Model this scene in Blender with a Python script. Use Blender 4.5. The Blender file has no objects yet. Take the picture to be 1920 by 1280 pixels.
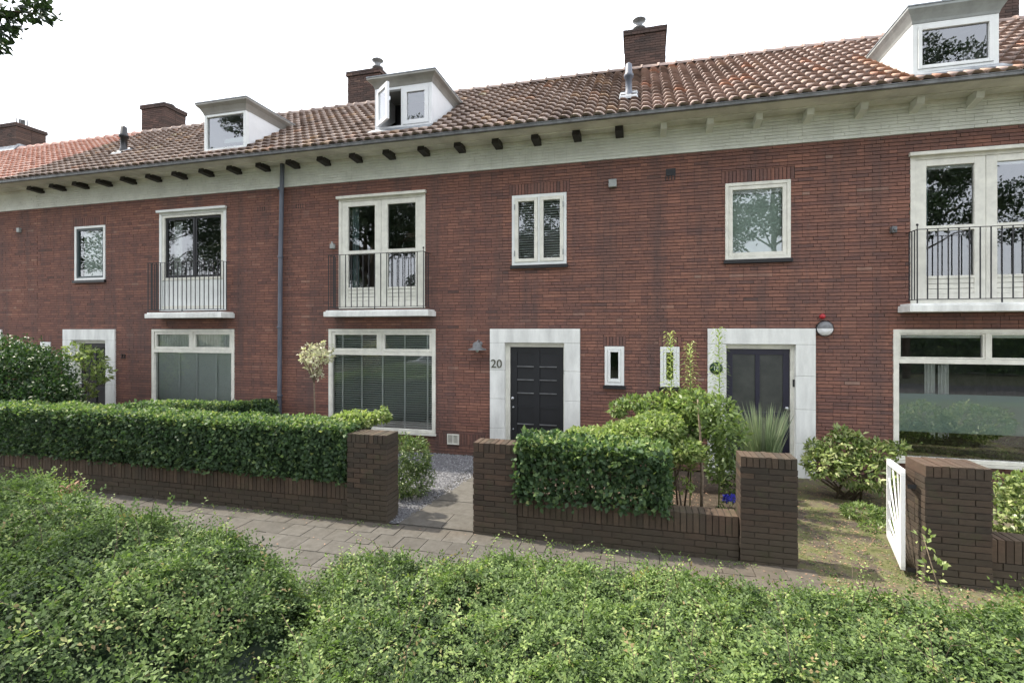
import bpy, math, random
import numpy as np
from mathutils import Vector, Matrix
R = math.radians
random.seed(7)
rng = np.random.default_rng(11)
C = bpy.context.scene.collection
scene = bpy.context.scene

# ------------------------------------------------------------------ camera
cam_d = bpy.data.cameras.new("camera")
cam = bpy.data.objects.new("camera", cam_d); C.objects.link(cam)
cam.location = (7.403, -9.0, 2.4)
cam.rotation_euler = (R(90), 0, 0.2539)
cam_d.sensor_width = 36.0
cam_d.lens = 36.0 * 924.73 / 1920.0
cam_d.shift_y = -19.58 / 1920.0
cam_d.clip_start = 0.05
cam_d.clip_end = 2000
scene.camera = cam

# ------------------------------------------------------------------ light
SUN = Vector((-0.56, 0.07, 0.83)).normalized()      # towards the sun
el = math.asin(SUN.z)
world = bpy.data.worlds.new("World"); scene.world = world
world.use_nodes = True
wn = world.node_tree.nodes; wl = world.node_tree.links
wn.clear()
wo = wn.new("ShaderNodeOutputWorld"); bg = wn.new("ShaderNodeBackground")
sky = wn.new("ShaderNodeTexSky"); sky.sky_type = 'NISHITA'
sky.sun_disc = False
sky.sun_elevation = el
sky.sun_rotation = math.atan2(SUN.x, SUN.y)
sky.dust_density = 4.0; sky.air_density = 1.0; sky.ozone_density = 1.0
mx = wn.new("ShaderNodeMix"); mx.data_type = 'RGBA'
mx.inputs[0].default_value = 0.72
mx.inputs[7].default_value = (8.4, 8.6, 9.0, 1)     # thin bright cloud over the blue
wl.new(sky.outputs[0], mx.inputs[6]); wl.new(mx.outputs[2], bg.inputs[0])
bg.inputs[1].default_value = 0.15
wl.new(bg.outputs[0], wo.inputs[0])
sun_d = bpy.data.lights.new("sun", 'SUN'); sun = bpy.data.objects.new("sun", sun_d); C.objects.link(sun)
sun_d.energy = 3.3; sun_d.angle = R(1.0); sun_d.color = (1.0, 0.93, 0.80)
sun.rotation_euler = SUN.to_track_quat('Z', 'Y').to_euler()
scene.view_settings.view_transform = 'Standard'
scene.view_settings.look = 'None'
scene.view_settings.gamma = 1
scene.view_settings.exposure = 1.2
scene.render.engine = 'CYCLES'
scene.cycles.max_bounces = 7
scene.cycles.transparent_max_bounces = 12
scene.cycles.use_denoising = True

# ------------------------------------------------------------------ helpers
def tag(o, label=None, cat=None, group=None, kind=None):
    if label: o['label'] = label
    if cat: o['category'] = cat
    if group: o['group'] = group
    if kind: o['kind'] = kind
    return o

def empty(name, loc, label, cat, group=None):
    o = bpy.data.objects.new(name, None); C.objects.link(o)
    o.empty_display_size = 0.2
    o.location = loc
    return tag(o, label, cat, group)

def rootloc(o):
    v = Vector((0, 0, 0))
    while o is not None:
        v += Vector(o.location); o = o.parent
    return v

class MB:
    """collects faces in world coordinates; build() links them as one mesh object"""
    def __init__(s): s.v = []; s.f = []; s.t = []; s.sm = []
    def poly(s, pts, tone=0.5, smooth=False):
        n = len(s.v); s.v += [tuple(p) for p in pts]
        s.f.append(tuple(range(n, n + len(pts)))); s.t.append(tone); s.sm.append(smooth); return s
    def box(s, x0, x1, y0, y1, z0, z1, tone=0.5, skip=''):
        n = len(s.v)
        s.v += [(x0,y0,z0),(x1,y0,z0),(x1,y1,z0),(x0,y1,z0),(x0,y0,z1),(x1,y0,z1),(x1,y1,z1),(x0,y1,z1)]
        F = {'b':(0,3,2,1),'t':(4,5,6,7),'f':(0,1,5,4),'k':(2,3,7,6),'l':(3,0,4,7),'r':(1,2,6,5)}
        for k, q in F.items():
            if k in skip: continue
            s.f.append(tuple(n + i for i in q)); s.t.append(tone); s.sm.append(False)
        return s
    def hexa(s, b, t, tone=0.5):
        n = len(s.v); s.v += [tuple(p) for p in b] + [tuple(p) for p in t]
        for q in ((0,3,2,1),(4,5,6,7),(0,1,5,4),(1,2,6,5),(2,3,7,6),(3,0,4,7)):
            s.f.append(tuple(n + i for i in q)); s.t.append(tone); s.sm.append(False)
        return s
    def tube(s, pts, rad, n=8, tone=0.5, caps=True):
        pts = [Vector(p) for p in pts]
        if not hasattr(rad, '__len__'): rad = [rad] * len(pts)
        base = len(s.v)
        prev = None
        for i, p in enumerate(pts):
            d = (pts[min(i+1, len(pts)-1)] - pts[max(i-1, 0)]).normalized()
            if prev is None:
                a = Vector((0, 0, 1)) if abs(d.z) < .9 else Vector((1, 0, 0))
                u = d.cross(a).normalized()
            else:
                u = (prev - d * prev.dot(d)).normalized()
            prev = u; w = d.cross(u)
            for k in range(n):
                a = 2 * math.pi * k / n
                s.v.append(tuple(p + (u * math.cos(a) + w * math.sin(a)) * rad[i]))
        for i in range(len(pts) - 1):
            for k in range(n):
                a = base + i*n + k; b = base + i*n + (k+1) % n
                s.f.append((a, b, b+n, a+n)); s.t.append(tone); s.sm.append(True)
        if caps:
            s.f.append(tuple(base + k for k in range(n))[::-1]); s.t.append(tone); s.sm.append(False)
            m = base + (len(pts)-1)*n
            s.f.append(tuple(m + k for k in range(n))); s.t.append(tone); s.sm.append(False)
        return s
    def lathe(s, c, prof, n=20, axis='z', tone=0.5):
        """prof: list of (radius, height) along axis, smooth"""
        base = len(s.v)
        for r, h in prof:
            for k in range(n):
                a = 2*math.pi*k/n; x, y = r*math.cos(a), r*math.sin(a)
                if axis == 'z': p = (c[0]+x, c[1]+y, c[2]+h)
                elif axis == 'y': p = (c[0]+x, c[1]-h, c[2]+y)
                else: p = (c[0]+h, c[1]+x, c[2]+y)
                s.v.append(p)
        for i in range(len(prof)-1):
            for k in range(n):
                a = base+i*n+k; b = base+i*n+(k+1) % n
                s.f.append((a, b, b+n, a+n)); s.t.append(tone); s.sm.append(True)
        return s
    def build(s, name, m, parent=None, loc=None, bevel=0):
        me = bpy.data.meshes.new(name)
        o = bpy.data.objects.new(name, me); C.objects.link(o)
        off = rootloc(parent) if parent else Vector(loc or (0, 0, 0))
        if parent: o.parent = parent
        else: o.location = off
        me.from_pydata([(x-off.x, y-off.y, z-off.z) for x, y, z in s.v], [], s.f)
        at = me.attributes.new('tone', 'FLOAT', 'FACE'); at.data.foreach_set('value', np.array(s.t, dtype=np.float32))
        me.polygons.foreach_set('use_smooth', s.sm)
        me.materials.append(m); me.update()
        if bevel:
            b = o.modifiers.new('bevel', 'BEVEL'); b.width = bevel; b.segments = 2; b.limit_method = 'ANGLE'
        return o

# ------------------------------------------------------------------ materials
def mat(name):
    m = bpy.data.materials.new(name); m.use_nodes = True
    nt = m.node_tree; b = nt.nodes["Principled BSDF"]
    return m, nt, b

def nd(nt, typ, **kw):
    n = nt.nodes.new(typ)
    for k, v in kw.items(): setattr(n, k, v)
    return n

def ramp(nt, fac, stops):
    r = nd(nt, "ShaderNodeValToRGB")
    while len(r.color_ramp.elements) < len(stops): r.color_ramp.elements.new(0.5)
    for e, (p, c) in zip(r.color_ramp.elements, stops):
        e.position = p; e.color = (*c, 1)
    nt.links.new(fac, r.inputs[0]); return r.outputs[0]

def wpos(nt):
    g = nd(nt, "ShaderNodeNewGeometry"); return g.outputs['Position']

def noise(nt, scale, detail=4, rough=.6, vec=None, stretch=None):
    n = nd(nt, "ShaderNodeTexNoise"); n.inputs['Scale'].default_value = scale
    n.inputs['Detail'].default_value = detail; n.inputs['Roughness'].default_value = rough
    v = vec if vec is not None else wpos(nt)
    if stretch:
        mp = nd(nt, "ShaderNodeMapping"); mp.inputs['Scale'].default_value = stretch
        nt.links.new(v, mp.inputs[0]); v = mp.outputs[0]
    nt.links.new(v, n.inputs['Vector']); return n.outputs['Fac']

def mixc(nt, fac, a, b, mode='MIX'):
    m = nd(nt, "ShaderNodeMix", data_type='RGBA', blend_type=mode)
    for sock, val in ((m.inputs[0], fac), (m.inputs[6], a), (m.inputs[7], b)):
        if isinstance(val, (int, float)): sock.default_value = val
        elif isinstance(val, tuple): sock.default_value = (*val, 1)
        else: nt.links.new(val, sock)
    return m.outputs[2]

def mathn(nt, op, a, b=0.0, clamp=False):
    m = nd(nt, "ShaderNodeMath", operation=op); m.use_clamp = clamp
    for s, v in ((m.inputs[0], a), (m.inputs[1], b)):
        if isinstance(v, (int, float)): s.default_value = v
        else: nt.links.new(v, s)
    return m.outputs[0]

def bump(nt, b, h, strength=.3, dist=.01):
    n = nd(nt, "ShaderNodeBump"); n.inputs['Strength'].default_value = strength
    n.inputs['Distance'].default_value = dist
    nt.links.new(h, n.inputs['Height']); nt.links.new(n.outputs[0], b.inputs['Normal'])

def tone_attr(nt):
    a = nd(nt, "ShaderNodeAttribute"); a.attribute_name = 'tone'; return a.outputs['Fac']

def plain(name, col, rough=.5, metal=0, spec=.5, var=.12, nscale=6, bmp=0, streak=False):
    m, nt, b = mat(name)
    n = noise(nt, nscale, 5, .65, stretch=(1, 1, .25) if streak else None)
    c2 = tuple(x*(1-var*1.6) for x in col); c1 = tuple(min(1, x*(1+var*.5)) for x in col)
    nt.links.new(ramp(nt, n, [(.3, c2), (.62, c1)]), b.inputs['Base Color'])
    b.inputs['Roughness'].default_value = rough; b.inputs['Metallic'].default_value = metal
    b.inputs['Specular IOR Level'].default_value = spec
    if bmp: bump(nt, b, noise(nt, 60, 3), bmp, .004)
    return m

def bt(t): return .06 + .94 * min(1, max(0, t))      # tone 0 is mortar, above .06 bricks

def brick_mat(name, stops, dirt=(.05, .045, .04), dirt_amt=.35, low=False, moss=False, foot=False, mortar=(.06, .05, .045)):
    m, nt, b = mat(name)
    stops = [(0, mortar), (.05, mortar)] + [(.06 + .94*p, c) for p, c in stops]
    col = ramp(nt, tone_attr(nt), stops)
    n1 = noise(nt, 1.3, 4, .6); n2 = noise(nt, 38, 4, .7, stretch=(.35, .35, 1))
    f = ramp(nt, n1, [(.38, (0, 0, 0)), (.7, (1, 1, 1))])
    col = mixc(nt, mathn(nt, 'MULTIPLY', f, dirt_amt), col, dirt)
    col = mixc(nt, .55, col, ramp(nt, n2, [(.25, (.45, .43, .42)), (.75, (1.25, 1.2, 1.15))]), 'MULTIPLY')
    if low:                                   # soil splash and dust on the lowest courses
        sp = nd(nt, "ShaderNodeSeparateXYZ"); nt.links.new(wpos(nt), sp.inputs[0])
        h = mathn(nt, 'SUBTRACT', .34, sp.outputs[2]); h = mathn(nt, 'ADD', h, mathn(nt, 'MULTIPLY', n1, .25))
        h = mathn(nt, 'MULTIPLY', h, 2.2, True)
        col = mixc(nt, mathn(nt, 'MULTIPLY', h, .75), col, (.105, .088, .068))
    if foot:                                  # damp, greenish wall foot and soot-dark patches higher up
        sp = nd(nt, "ShaderNodeSeparateXYZ"); nt.links.new(wpos(nt), sp.inputs[0])
        h = mathn(nt, 'MULTIPLY', mathn(nt, 'ADD', mathn(nt, 'SUBTRACT', .45, sp.outputs[2]), mathn(nt, 'MULTIPLY', n1, .5)), 1.4, True)
        col = mixc(nt, mathn(nt, 'MULTIPLY', h, .45), col, (.085, .066, .056))
        ns = noise(nt, 1.1, 4, .65, stretch=(2.2, 1, .22))
        col = mixc(nt, ramp(nt, ns, [(.46, (0, 0, 0)), (.68, (.6, .6, .6))]), col, (.10, .075, .072))
        nw = noise(nt, 2.6, 5, .75)
        col = mixc(nt, ramp(nt, nw, [(.62, (0, 0, 0)), (.74, (.22, .22, .22))]), col, (.36, .30, .27))
    if moss:
        n3 = noise(nt, 5, 5, .7)
        col = mixc(nt, ramp(nt, n3, [(.56, (0, 0, 0)), (.72, (.6, .6, .6))]), col, (.062, .066, .035))
    nt.links.new(col, b.inputs['Base Color'])
    b.inputs['Roughness'].default_value = .82; b.inputs['Specular IOR Level'].default_value = .25
    bump(nt, b, noise(nt, 120, 4, .7), .5, .004)
    return m

M = {}
M['brick'] = brick_mat('brick_red', foot=True, stops= [(0, (.125, .078, .070)), (.25, (.20, .105, .088)), (.55, (.262, .130, .098)), (.8, (.325, .16, .118)), (1, (.34, .225, .18))],
                       dirt=(.145, .088, .082), dirt_amt=.4, mortar=(.07, .052, .047))
M['brick_dark'] = brick_mat('brick_garden', [(0, (.042, .033, .027)), (.35, (.068, .050, .039)), (.7, (.095, .064, .047)), (1, (.135, .095, .068))],
                            dirt=(.066, .059, .045), dirt_amt=.8, low=True, moss=True)
M['brick_brown'] = brick_mat('brick_chimney', [(0, (.06, .042, .038)), (.4, (.10, .064, .054)), (.8, (.145, .088, .072)), (1, (.19, .13, .10))], dirt_amt=.5)
M['mortar'] = plain('mortar', (.068, .055, .05), .95, nscale=12, var=.4)
M['mortar_light'] = plain('mortar_light', (.16, .135, .115), .95, nscale=12, var=.4)
M['white_stone'] = plain('white_stone', (.77, .78, .75), .75, nscale=3.5, var=.17, bmp=.25, streak=True)
M['joint'] = plain('joint', (.30, .30, .29), .9)
M['cream'] = plain('cream_paint', (.74, .73, .65), .48, nscale=5, var=.11)
M['white'] = plain('white_paint', (.78, .80, .78), .4, nscale=3, var=.06)
M['bright'] = plain('bright_white_paint', (.78, .79, .80), .45, nscale=4, var=.04)
M['band'] = plain('painted_brick', (.78, .80, .735), .7, nscale=2, var=.10, bmp=.3)
M['soffit'] = plain('soffit_paint', (.72, .71, .64), .6, nscale=2, var=.18)
M['taupe'] = plain('taupe_paint', (.30, .29, .265), .5, nscale=3, var=.12)
M['rafter_dark'] = plain('dark_rafter', (.022, .018, .016), .6)
M['zinc'] = plain('zinc', (.20, .205, .21), .5, .4, nscale=5, var=.3, streak=True)
M['pipe'] = plain('grey_pipe', (.115, .13, .165), .5, nscale=5, var=.25, streak=True)
M['lead'] = plain('lead', (.28, .30, .32), .55, .3, nscale=8, var=.3)
M['steel'] = plain('steel', (.50, .52, .54), .35, .9)
M['iron'] = plain('iron', (.022, .022, .026), .5)
M['door_dark'] = plain('door_charcoal', (.010, .011, .014), .5)
M['door_navy'] = plain('door_navy', (.017, .016, .034), .4)
M['black'] = plain('black', (.012, .012, .014), .4)
M['green_frame'] = plain('green_frame', (.03, .05, .055), .4)
M['red'] = plain('red_plastic', (.42, .02, .03), .3)
M['grey_plastic'] = plain('grey_plastic', (.33, .35, .34), .5)
M['number'] = plain('number_metal', (.10, .10, .07), .4, .3)
M['plaque'] = plain('plaque_enamel', (.01, .035, .022), .25)
M['pale'] = plain('pale_letters', (.5, .58, .5), .5)
M['wall_in'] = plain('plaster_inside', (.30, .30, .28), .9)
M['curtain'] = plain('curtain', (.80, .82, .80), .85, nscale=3)
M['curtain_teal'] = plain('curtain_teal', (.22, .32, .34), .85)
M['tape'] = plain('blind_tape', (.80, .82, .81), .8, var=.03)
M['slat_light'] = plain('slat_light', (.86, .90, .87), .55, var=.03)
M['slat_dark'] = plain('slat_dark', (.78, .82, .79), .5, var=.03)
M['roller'] = plain('roller_blind', (.60, .70, .64), .8, var=.05)
M['bark'] = plain('bark', (.10, .075, .05), .9, nscale=30, var=.4, bmp=.5)
M['bark_pale'] = plain('bark_pale', (.22, .17, .12), .9, nscale=30, var=.3)
M['twig'] = plain('dead_twig', (.33, .20, .13), .9, nscale=30, var=.3)
M['tyre'] = plain('tyre', (.02, .02, .02), .8)
M['silver'] = plain('car_paint', (.55, .57, .60), .25, .5)
M['car_glass'] = plain('car_glass', (.02, .025, .03), .08)

def frosted():
    m, nt, b = mat('frosted_glass')
    n = noise(nt, 5, 4)
    nt.links.new(ramp(nt, n, [(.3, (.036, .040, .038)), (.7, (.066, .07, .064))]), b.inputs['Base Color'])
    b.inputs['Roughness'].default_value = .28; return m
M['frosted'] = frosted()

def film():
    m, nt, b = mat('window_film')
    b.inputs['Base Color'].default_value = (.42, .55, .52, 1); b.inputs['Roughness'].default_value = .5
    b.inputs['Alpha'].default_value = .72
    return m
M['film'] = film()

def glass(name='window_glass', ior=1.5, wob=.012):
    m = bpy.data.materials.new(name); m.use_nodes = True; nt = m.node_tree; nt.nodes.clear()
    o = nd(nt, "ShaderNodeOutputMaterial"); mxs = nd(nt, "ShaderNodeMixShader")
    tr = nd(nt, "ShaderNodeBsdfTransparent"); tr.inputs[0].default_value = (.93, .96, .95, 1)
    gl = nd(nt, "ShaderNodeBsdfGlossy"); gl.inputs['Roughness'].default_value = .0
    gl.inputs['Color'].default_value = (.95, .97, 1, 1)
    fr = nd(nt, "ShaderNodeFresnel"); fr.inputs[0].default_value = ior
    bp = nd(nt, "ShaderNodeBump"); bp.inputs['Strength'].default_value = wob; bp.inputs['Distance'].default_value = .05
    nt.links.new(noise(nt, 2.2, 1, .4), bp.inputs['Height']); nt.links.new(bp.outputs[0], gl.inputs['Normal'])
    f = mathn(nt, 'ADD', mathn(nt, 'MULTIPLY', fr.outputs[0], 1.0), .14, True)
    nt.links.new(f, mxs.inputs[0]); nt.links.new(tr.outputs[0], mxs.inputs[1]); nt.links.new(gl.outputs[0], mxs.inputs[2])
    nt.links.new(mxs.outputs[0], o.inputs[0]); return m
M['glass'] = glass()

def tile_mat(name, stops, grime=.5, gcol=(.09, .075, .062)):
    m, nt, b = mat(name)
    col = ramp(nt, tone_attr(nt), stops)
    n1 = noise(nt, 22, 5, .75); n2 = noise(nt, .9, 3, .6)
    f = mathn(nt, 'MULTIPLY', ramp(nt, n1, [(.42, (0, 0, 0)), (.66, (1, 1, 1))]), grime)
    f = mathn(nt, 'MULTIPLY', f, ramp(nt, n2, [(.3, (.35, .35, .35)), (.65, (1, 1, 1))]))
    col = mixc(nt, f, col, gcol)
    nt.links.new(col, b.inputs['Base Color'])
    b.inputs['Roughness'].default_value = .8; b.inputs['Specular IOR Level'].default_value = .3
    bump(nt, b, n1, .3, .006); return m
M['tile_brown'] = tile_mat('tile_weathered', [(0, (.21, .16, .14)), (.4, (.345, .27, .235)), (.8, (.46, .37, .325)), (.95, (.46, .28, .20)), (1, (.48, .42, .31))], .6)
M['tile_pink'] = tile_mat('tile_weathered_pink', [(0, (.26, .195, .17)), (.4, (.41, .31, .27)), (.8, (.53, .41, .365)), (.92, (.48, .36, .28)), (1, (.52, .24, .16))], .4)
M['tile_orange'] = tile_mat('tile_orange', [(0, (.50, .30, .25)), (.5, (.66, .43, .36)), (1, (.74, .53, .46))], .2)

def leaf_mat(name, stops, transl=.32, rough=.42):
    m = bpy.data.materials.new(name); m.use_nodes = True; nt = m.node_tree
    b = nt.nodes["Principled BSDF"]; o = nt.nodes["Material Output"]
    col = ramp(nt, tone_attr(nt), stops)
    nt.links.new(col, b.inputs['Base Color']); b.inputs['Roughness'].default_value = rough
    b.inputs['Specular IOR Level'].default_value = .4
    t = nd(nt, "ShaderNodeBsdfTranslucent")
    nt.links.new(mixc(nt, .5, col, (1.5, 1.8, .6), 'MULTIPLY'), t.inputs[0])
    mxs = nd(nt, "ShaderNodeMixShader"); mxs.inputs[0].default_value = transl
    nt.links.new(b.outputs[0], mxs.inputs[1]); nt.links.new(t.outputs[0], mxs.inputs[2]); nt.links.new(mxs.outputs[0], o.inputs[0])
    return m
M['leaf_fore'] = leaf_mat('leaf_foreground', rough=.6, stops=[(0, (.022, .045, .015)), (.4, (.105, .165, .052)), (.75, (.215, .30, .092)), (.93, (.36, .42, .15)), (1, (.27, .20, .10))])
M['leaf_hedge'] = leaf_mat('leaf_hedge', rough=.55, stops=[(0, (.026, .052, .026)), (.5, (.062, .115, .048)), (.85, (.17, .25, .08)), (1, (.32, .36, .14))])
M['leaf_bush'] = leaf_mat('leaf_dark_bush', [(0, (.02, .045, .02)), (.55, (.045, .09, .032)), (.9, (.11, .15, .045)), (1, (.22, .20, .07))])
M['leaf_light'] = leaf_mat('leaf_light', [(0, (.07, .12, .045)), (.5, (.18, .25, .085)), (.85, (.32, .38, .14)), (1, (.46, .48, .22))], .4)
M['leaf_varieg'] = leaf_mat('leaf_variegated', [(0, (.15, .20, .09)), (.4, (.40, .42, .27)), (.75, (.62, .60, .46)), (1, (.70, .62, .52))], .3)
M['leaf_rhodo'] = leaf_mat('leaf_rhododendron', [(0, (.035, .065, .024)), (.5, (.12, .18, .06)), (.85, (.30, .36, .13)), (1, (.46, .48, .24))], .25, .35)
M['leaf_grass'] = leaf_mat('leaf_grass', [(0, (.08, .13, .07)), (.6, (.16, .22, .14)), (1, (.30, .33, .24))], .3)
M['leaf_tree'] = leaf_mat('leaf_tree', [(0, (.012, .028, .014)), (1, (.05, .085, .03))], .2)
M['petal'] = leaf_mat('petal_blue', [(0, (.05, .05, .45)), (1, (.16, .16, .75))], .3)

def ground_mat(name, c, stops_extra=None, scale=8, rough=.95, speck=None, bm=.6):
    m, nt, b = mat(name)
    n = noise(nt, scale, 6, .7); col = ramp(nt, n, c)
    n2 = noise(nt, scale*9, 3, .8)
    col = mixc(nt, .6, col, ramp(nt, n2, [(.3, (.55, .55, .55)), (.7, (1.3, 1.3, 1.3))]), 'MULTIPLY')
    nt.links.new(col, b.inputs['Base Color']); b.inputs['Roughness'].default_value = rough
    b.inputs['Specular IOR Level'].default_value = .2
    bump(nt, b, n2, bm, .01); return m
M['ground'] = ground_mat('ground_grass', [(.35, (.05, .06, .03)), (.65, (.09, .09, .05))])
M['soil'] = ground_mat('soil', [(.35, (.045, .034, .026)), (.65, (.10, .08, .06))], scale=14)
M['asphalt'] = ground_mat('asphalt', [(.4, (.05, .05, .05)), (.6, (.07, .07, .07))], scale=20)
M['moss_path'] = ground_mat('mossy_path', [(.28, (.045, .05, .022)), (.40, (.105, .112, .045)), (.48, (.13, .125, .065)), (.54, (.115, .092, .070)), (.61, (.075, .062, .05)), (.74, (.15, .125, .10))], scale=4.2)

def slab_mat():
    m, nt, b = mat('concrete_slab')
    col = ramp(nt, tone_attr(nt), [(0, (.078, .073, .065)), (1, (.125, .118, .106))])
    n = noise(nt, 9, 6, .75)
    col = mixc(nt, .8, col, ramp(nt, n, [(.3, (.6, .58, .55)), (.65, (1.1, 1.1, 1.1))]), 'MULTIPLY')
    n4 = noise(nt, 1.4, 4, .7)
    sp = nd(nt, "ShaderNodeSeparateXYZ"); nt.links.new(wpos(nt), sp.inputs[0])
    fx = mathn(nt, 'MULTIPLY', mathn(nt, 'SUBTRACT', sp.outputs[0], 5.6), .35, True)      # sand and soil trodden over the right part
    fy = mathn(nt, 'MULTIPLY', mathn(nt, 'ADD', sp.outputs[1], 3.75), 2.2, True)         # wall shade and moss along its foot, put into the colour
    fy = mathn(nt, 'MULTIPLY', fy, mathn(nt, 'LESS_THAN', sp.outputs[1], -3.449))
    dm = mathn(nt, 'MAXIMUM', fx, fy)
    dm = mathn(nt, 'MULTIPLY', mathn(nt, 'ADD', dm, mathn(nt, 'MULTIPLY', mathn(nt, 'SUBTRACT', n4, .5), 1.6)), 1.0, True)
    col = mixc(nt, mathn(nt, 'MULTIPLY', dm, .85), col, ramp(nt, n, [(.3, (.065, .055, .042)), (.7, (.12, .10, .08))]))
    nt.links.new(col, b.inputs['Base Color']); b.inputs['Roughness'].default_value = .9
    b.inputs['Specular IOR Level'].default_value = .25
    bump(nt, b, noise(nt, 90, 3), .4, .004); return m
M['slab'] = slab_mat()

def gravel_mat():
    m, nt, b = mat('gravel')
    nt.links.new(ramp(nt, tone_attr(nt), [(0, (.06, .06, .068)), (.5, (.17, .17, .182)), (1, (.36, .36, .37))]), b.inputs['Base Color'])
    b.inputs['Roughness'].default_value = .8; return m
M['gravel'] = gravel_mat()

# ------------------------------------------------------------------ foliage (numpy)
def nrm(a): return a / np.maximum(np.linalg.norm(a, axis=1, keepdims=True), 1e-9)
def rdir(n): return nrm(rng.normal(size=(n, 3)))

def leaf_mesh(name, P, A, N, L, W, tone, m, parent=None, loc=None, fold=.12):
    """one mesh of kite-shaped leaves. P base, A axis, N normal, L length, W width ratio"""
    A = nrm(A); N = nrm(N - A * np.sum(N*A, axis=1, keepdims=True)); S = np.cross(A, N)
    L = L[:, None]; n = len(P)
    w = L * W * .5
    V = np.empty((n, 4, 3), dtype=np.float64)
    V[:, 0] = P
    V[:, 1] = P + A*L*.45 - S*w + N*L*fold
    V[:, 2] = P + A*L
    V[:, 3] = P + A*L*.45 + S*w + N*L*fold
    off = rootloc(parent) if parent else Vector(loc or (0, 0, 0))
    V = V.reshape(-1, 3) - np.array(off)
    me = bpy.data.meshes.new(name)
    me.vertices.add(n*4); me.vertices.foreach_set('co', V.astype(np.float32).ravel())
    me.loops.add(n*4); me.loops.foreach_set('vertex_index', np.arange(n*4, dtype=np.int32))
    me.polygons.add(n); me.polygons.foreach_set('loop_start', np.arange(0, n*4, 4, dtype=np.int32))
    me.update(calc_edges=True)
    at = me.attributes.new('tone', 'FLOAT', 'FACE'); at.data.foreach_set('value', np.clip(tone, 0, 1).astype(np.float32))
    me.materials.append(m)
    o = bpy.data.objects.new(name, me); C.objects.link(o)
    if parent: o.parent = parent
    else: o.location = off
    return o

_ph = rng.uniform(0, 6.28, size=(40,)); _dir = rng.normal(size=(40, 3))
def lump(P, freq=1.0):
    """cheap smooth noise -1..1 at points"""
    s = np.zeros(len(P))
    for i in range(10):
        f = freq * (1 + i*.45)
        s += np.sin(P @ _dir[i] * f * 1.7 + _ph[i]) / (1 + i*.35)
    return s / 3.2

def sprays(origins, dirs, norms, length, nleaf, leafL, W, tone, spread=1.0):
    """pairs of leaves along short twigs. Returns arrays for leaf_mesh"""
    m = len(origins); dirs = nrm(dirs); norms = nrm(norms - dirs*np.sum(norms*dirs, axis=1, keepdims=True))
    S = np.cross(dirs, norms)
    P = []; A = []; N = []; T = []; LL = []
    for k in range(nleaf):
        t = (k + .5) / nleaf
        side = 1 if k % 2 else -1
        p = origins + dirs * (length * t)[:, None] - np.array([0, 0, 1.0]) * (length * .18 * t*t)[:, None]
        ang = spread * (1.0 - .45*t)
        a = dirs*math.cos(ang) + S*side*math.sin(ang) + rng.normal(size=(m, 3))*.22
        P.append(p); A.append(a); N.append(norms + rng.normal(size=(m, 3))*.30)
        T.append(tone + rng.normal(size=m)*.09 + .13*(t-.5)); LL.append(leafL*(1-.35*t)*rng.uniform(.65, 1.3, m))
    return np.concatenate(P), np.concatenate(A), np.concatenate(N), np.concatenate(LL), W, np.concatenate(T)

def ellipsoid_pts(n, c, r, shell=.55):
    d = rdir(n); rr = rng.uniform(shell, 1, n) ** .6
    return np.array(c) + d * rr[:, None] * np.array(r), d, rr

def blob_foliage(name, blobs, n, L, W, m, parent, tone_b=.45, lumpy=.18, up=.5, cut=None, toned=.16):
    P = []; D = []; T = []
    tot = sum(b[1][0]*b[1][1]*b[1][2] for b in blobs) ** 1
    vols = np.array([(b[1][0]*b[1][1]*b[1][2])**.67 for b in blobs]); vols /= vols.sum()
    for (c, r), v in zip(blobs, vols):
        k = int(n*v)
        p, d, rr = ellipsoid_pts(k, c, r)
        p = p + d * (lump(p, 3.0) * lumpy * min(r))[:, None]
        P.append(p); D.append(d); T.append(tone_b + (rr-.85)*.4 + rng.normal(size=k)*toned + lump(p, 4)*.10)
    P = np.concatenate(P); D = np.concatenate(D); T = np.concatenate(T)
    if cut is not None:
        k = cut(P); P, D, T = P[k], D[k], T[k]
    n = len(P)
    A = D*.7 + rdir(n)*.8; N = D*(1-up) + np.array([0, 0, up]) + rdir(n)*.55
    return leaf_mesh(name, P, A, N, rng.uniform(.7, 1.25, n)*L, W, T, m, parent)

# ------------------------------------------------------------------ brickwork
def minus(rect, holes):
    out = [rect]
    for hx0, hx1, hz0, hz1 in holes:
        nxt = []
        for a0, a1, b0, b1 in out:
            if hx0 >= a1 or hx1 <= a0 or hz0 >= b1 or hz1 <= b0: nxt.append((a0, a1, b0, b1)); continue
            if a0 < hx0: nxt.append((a0, hx0, b0, b1))
            if a1 > hx1: nxt.append((hx1, a1, b0, b1))
            m0, m1 = max(a0, hx0), min(a1, hx1)
            if b0 < hz0: nxt.append((m0, m1, b0, hz0))
            if b1 > hz1: nxt.append((m0, m1, hz1, b1))
        out = nxt
    return out

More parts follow.
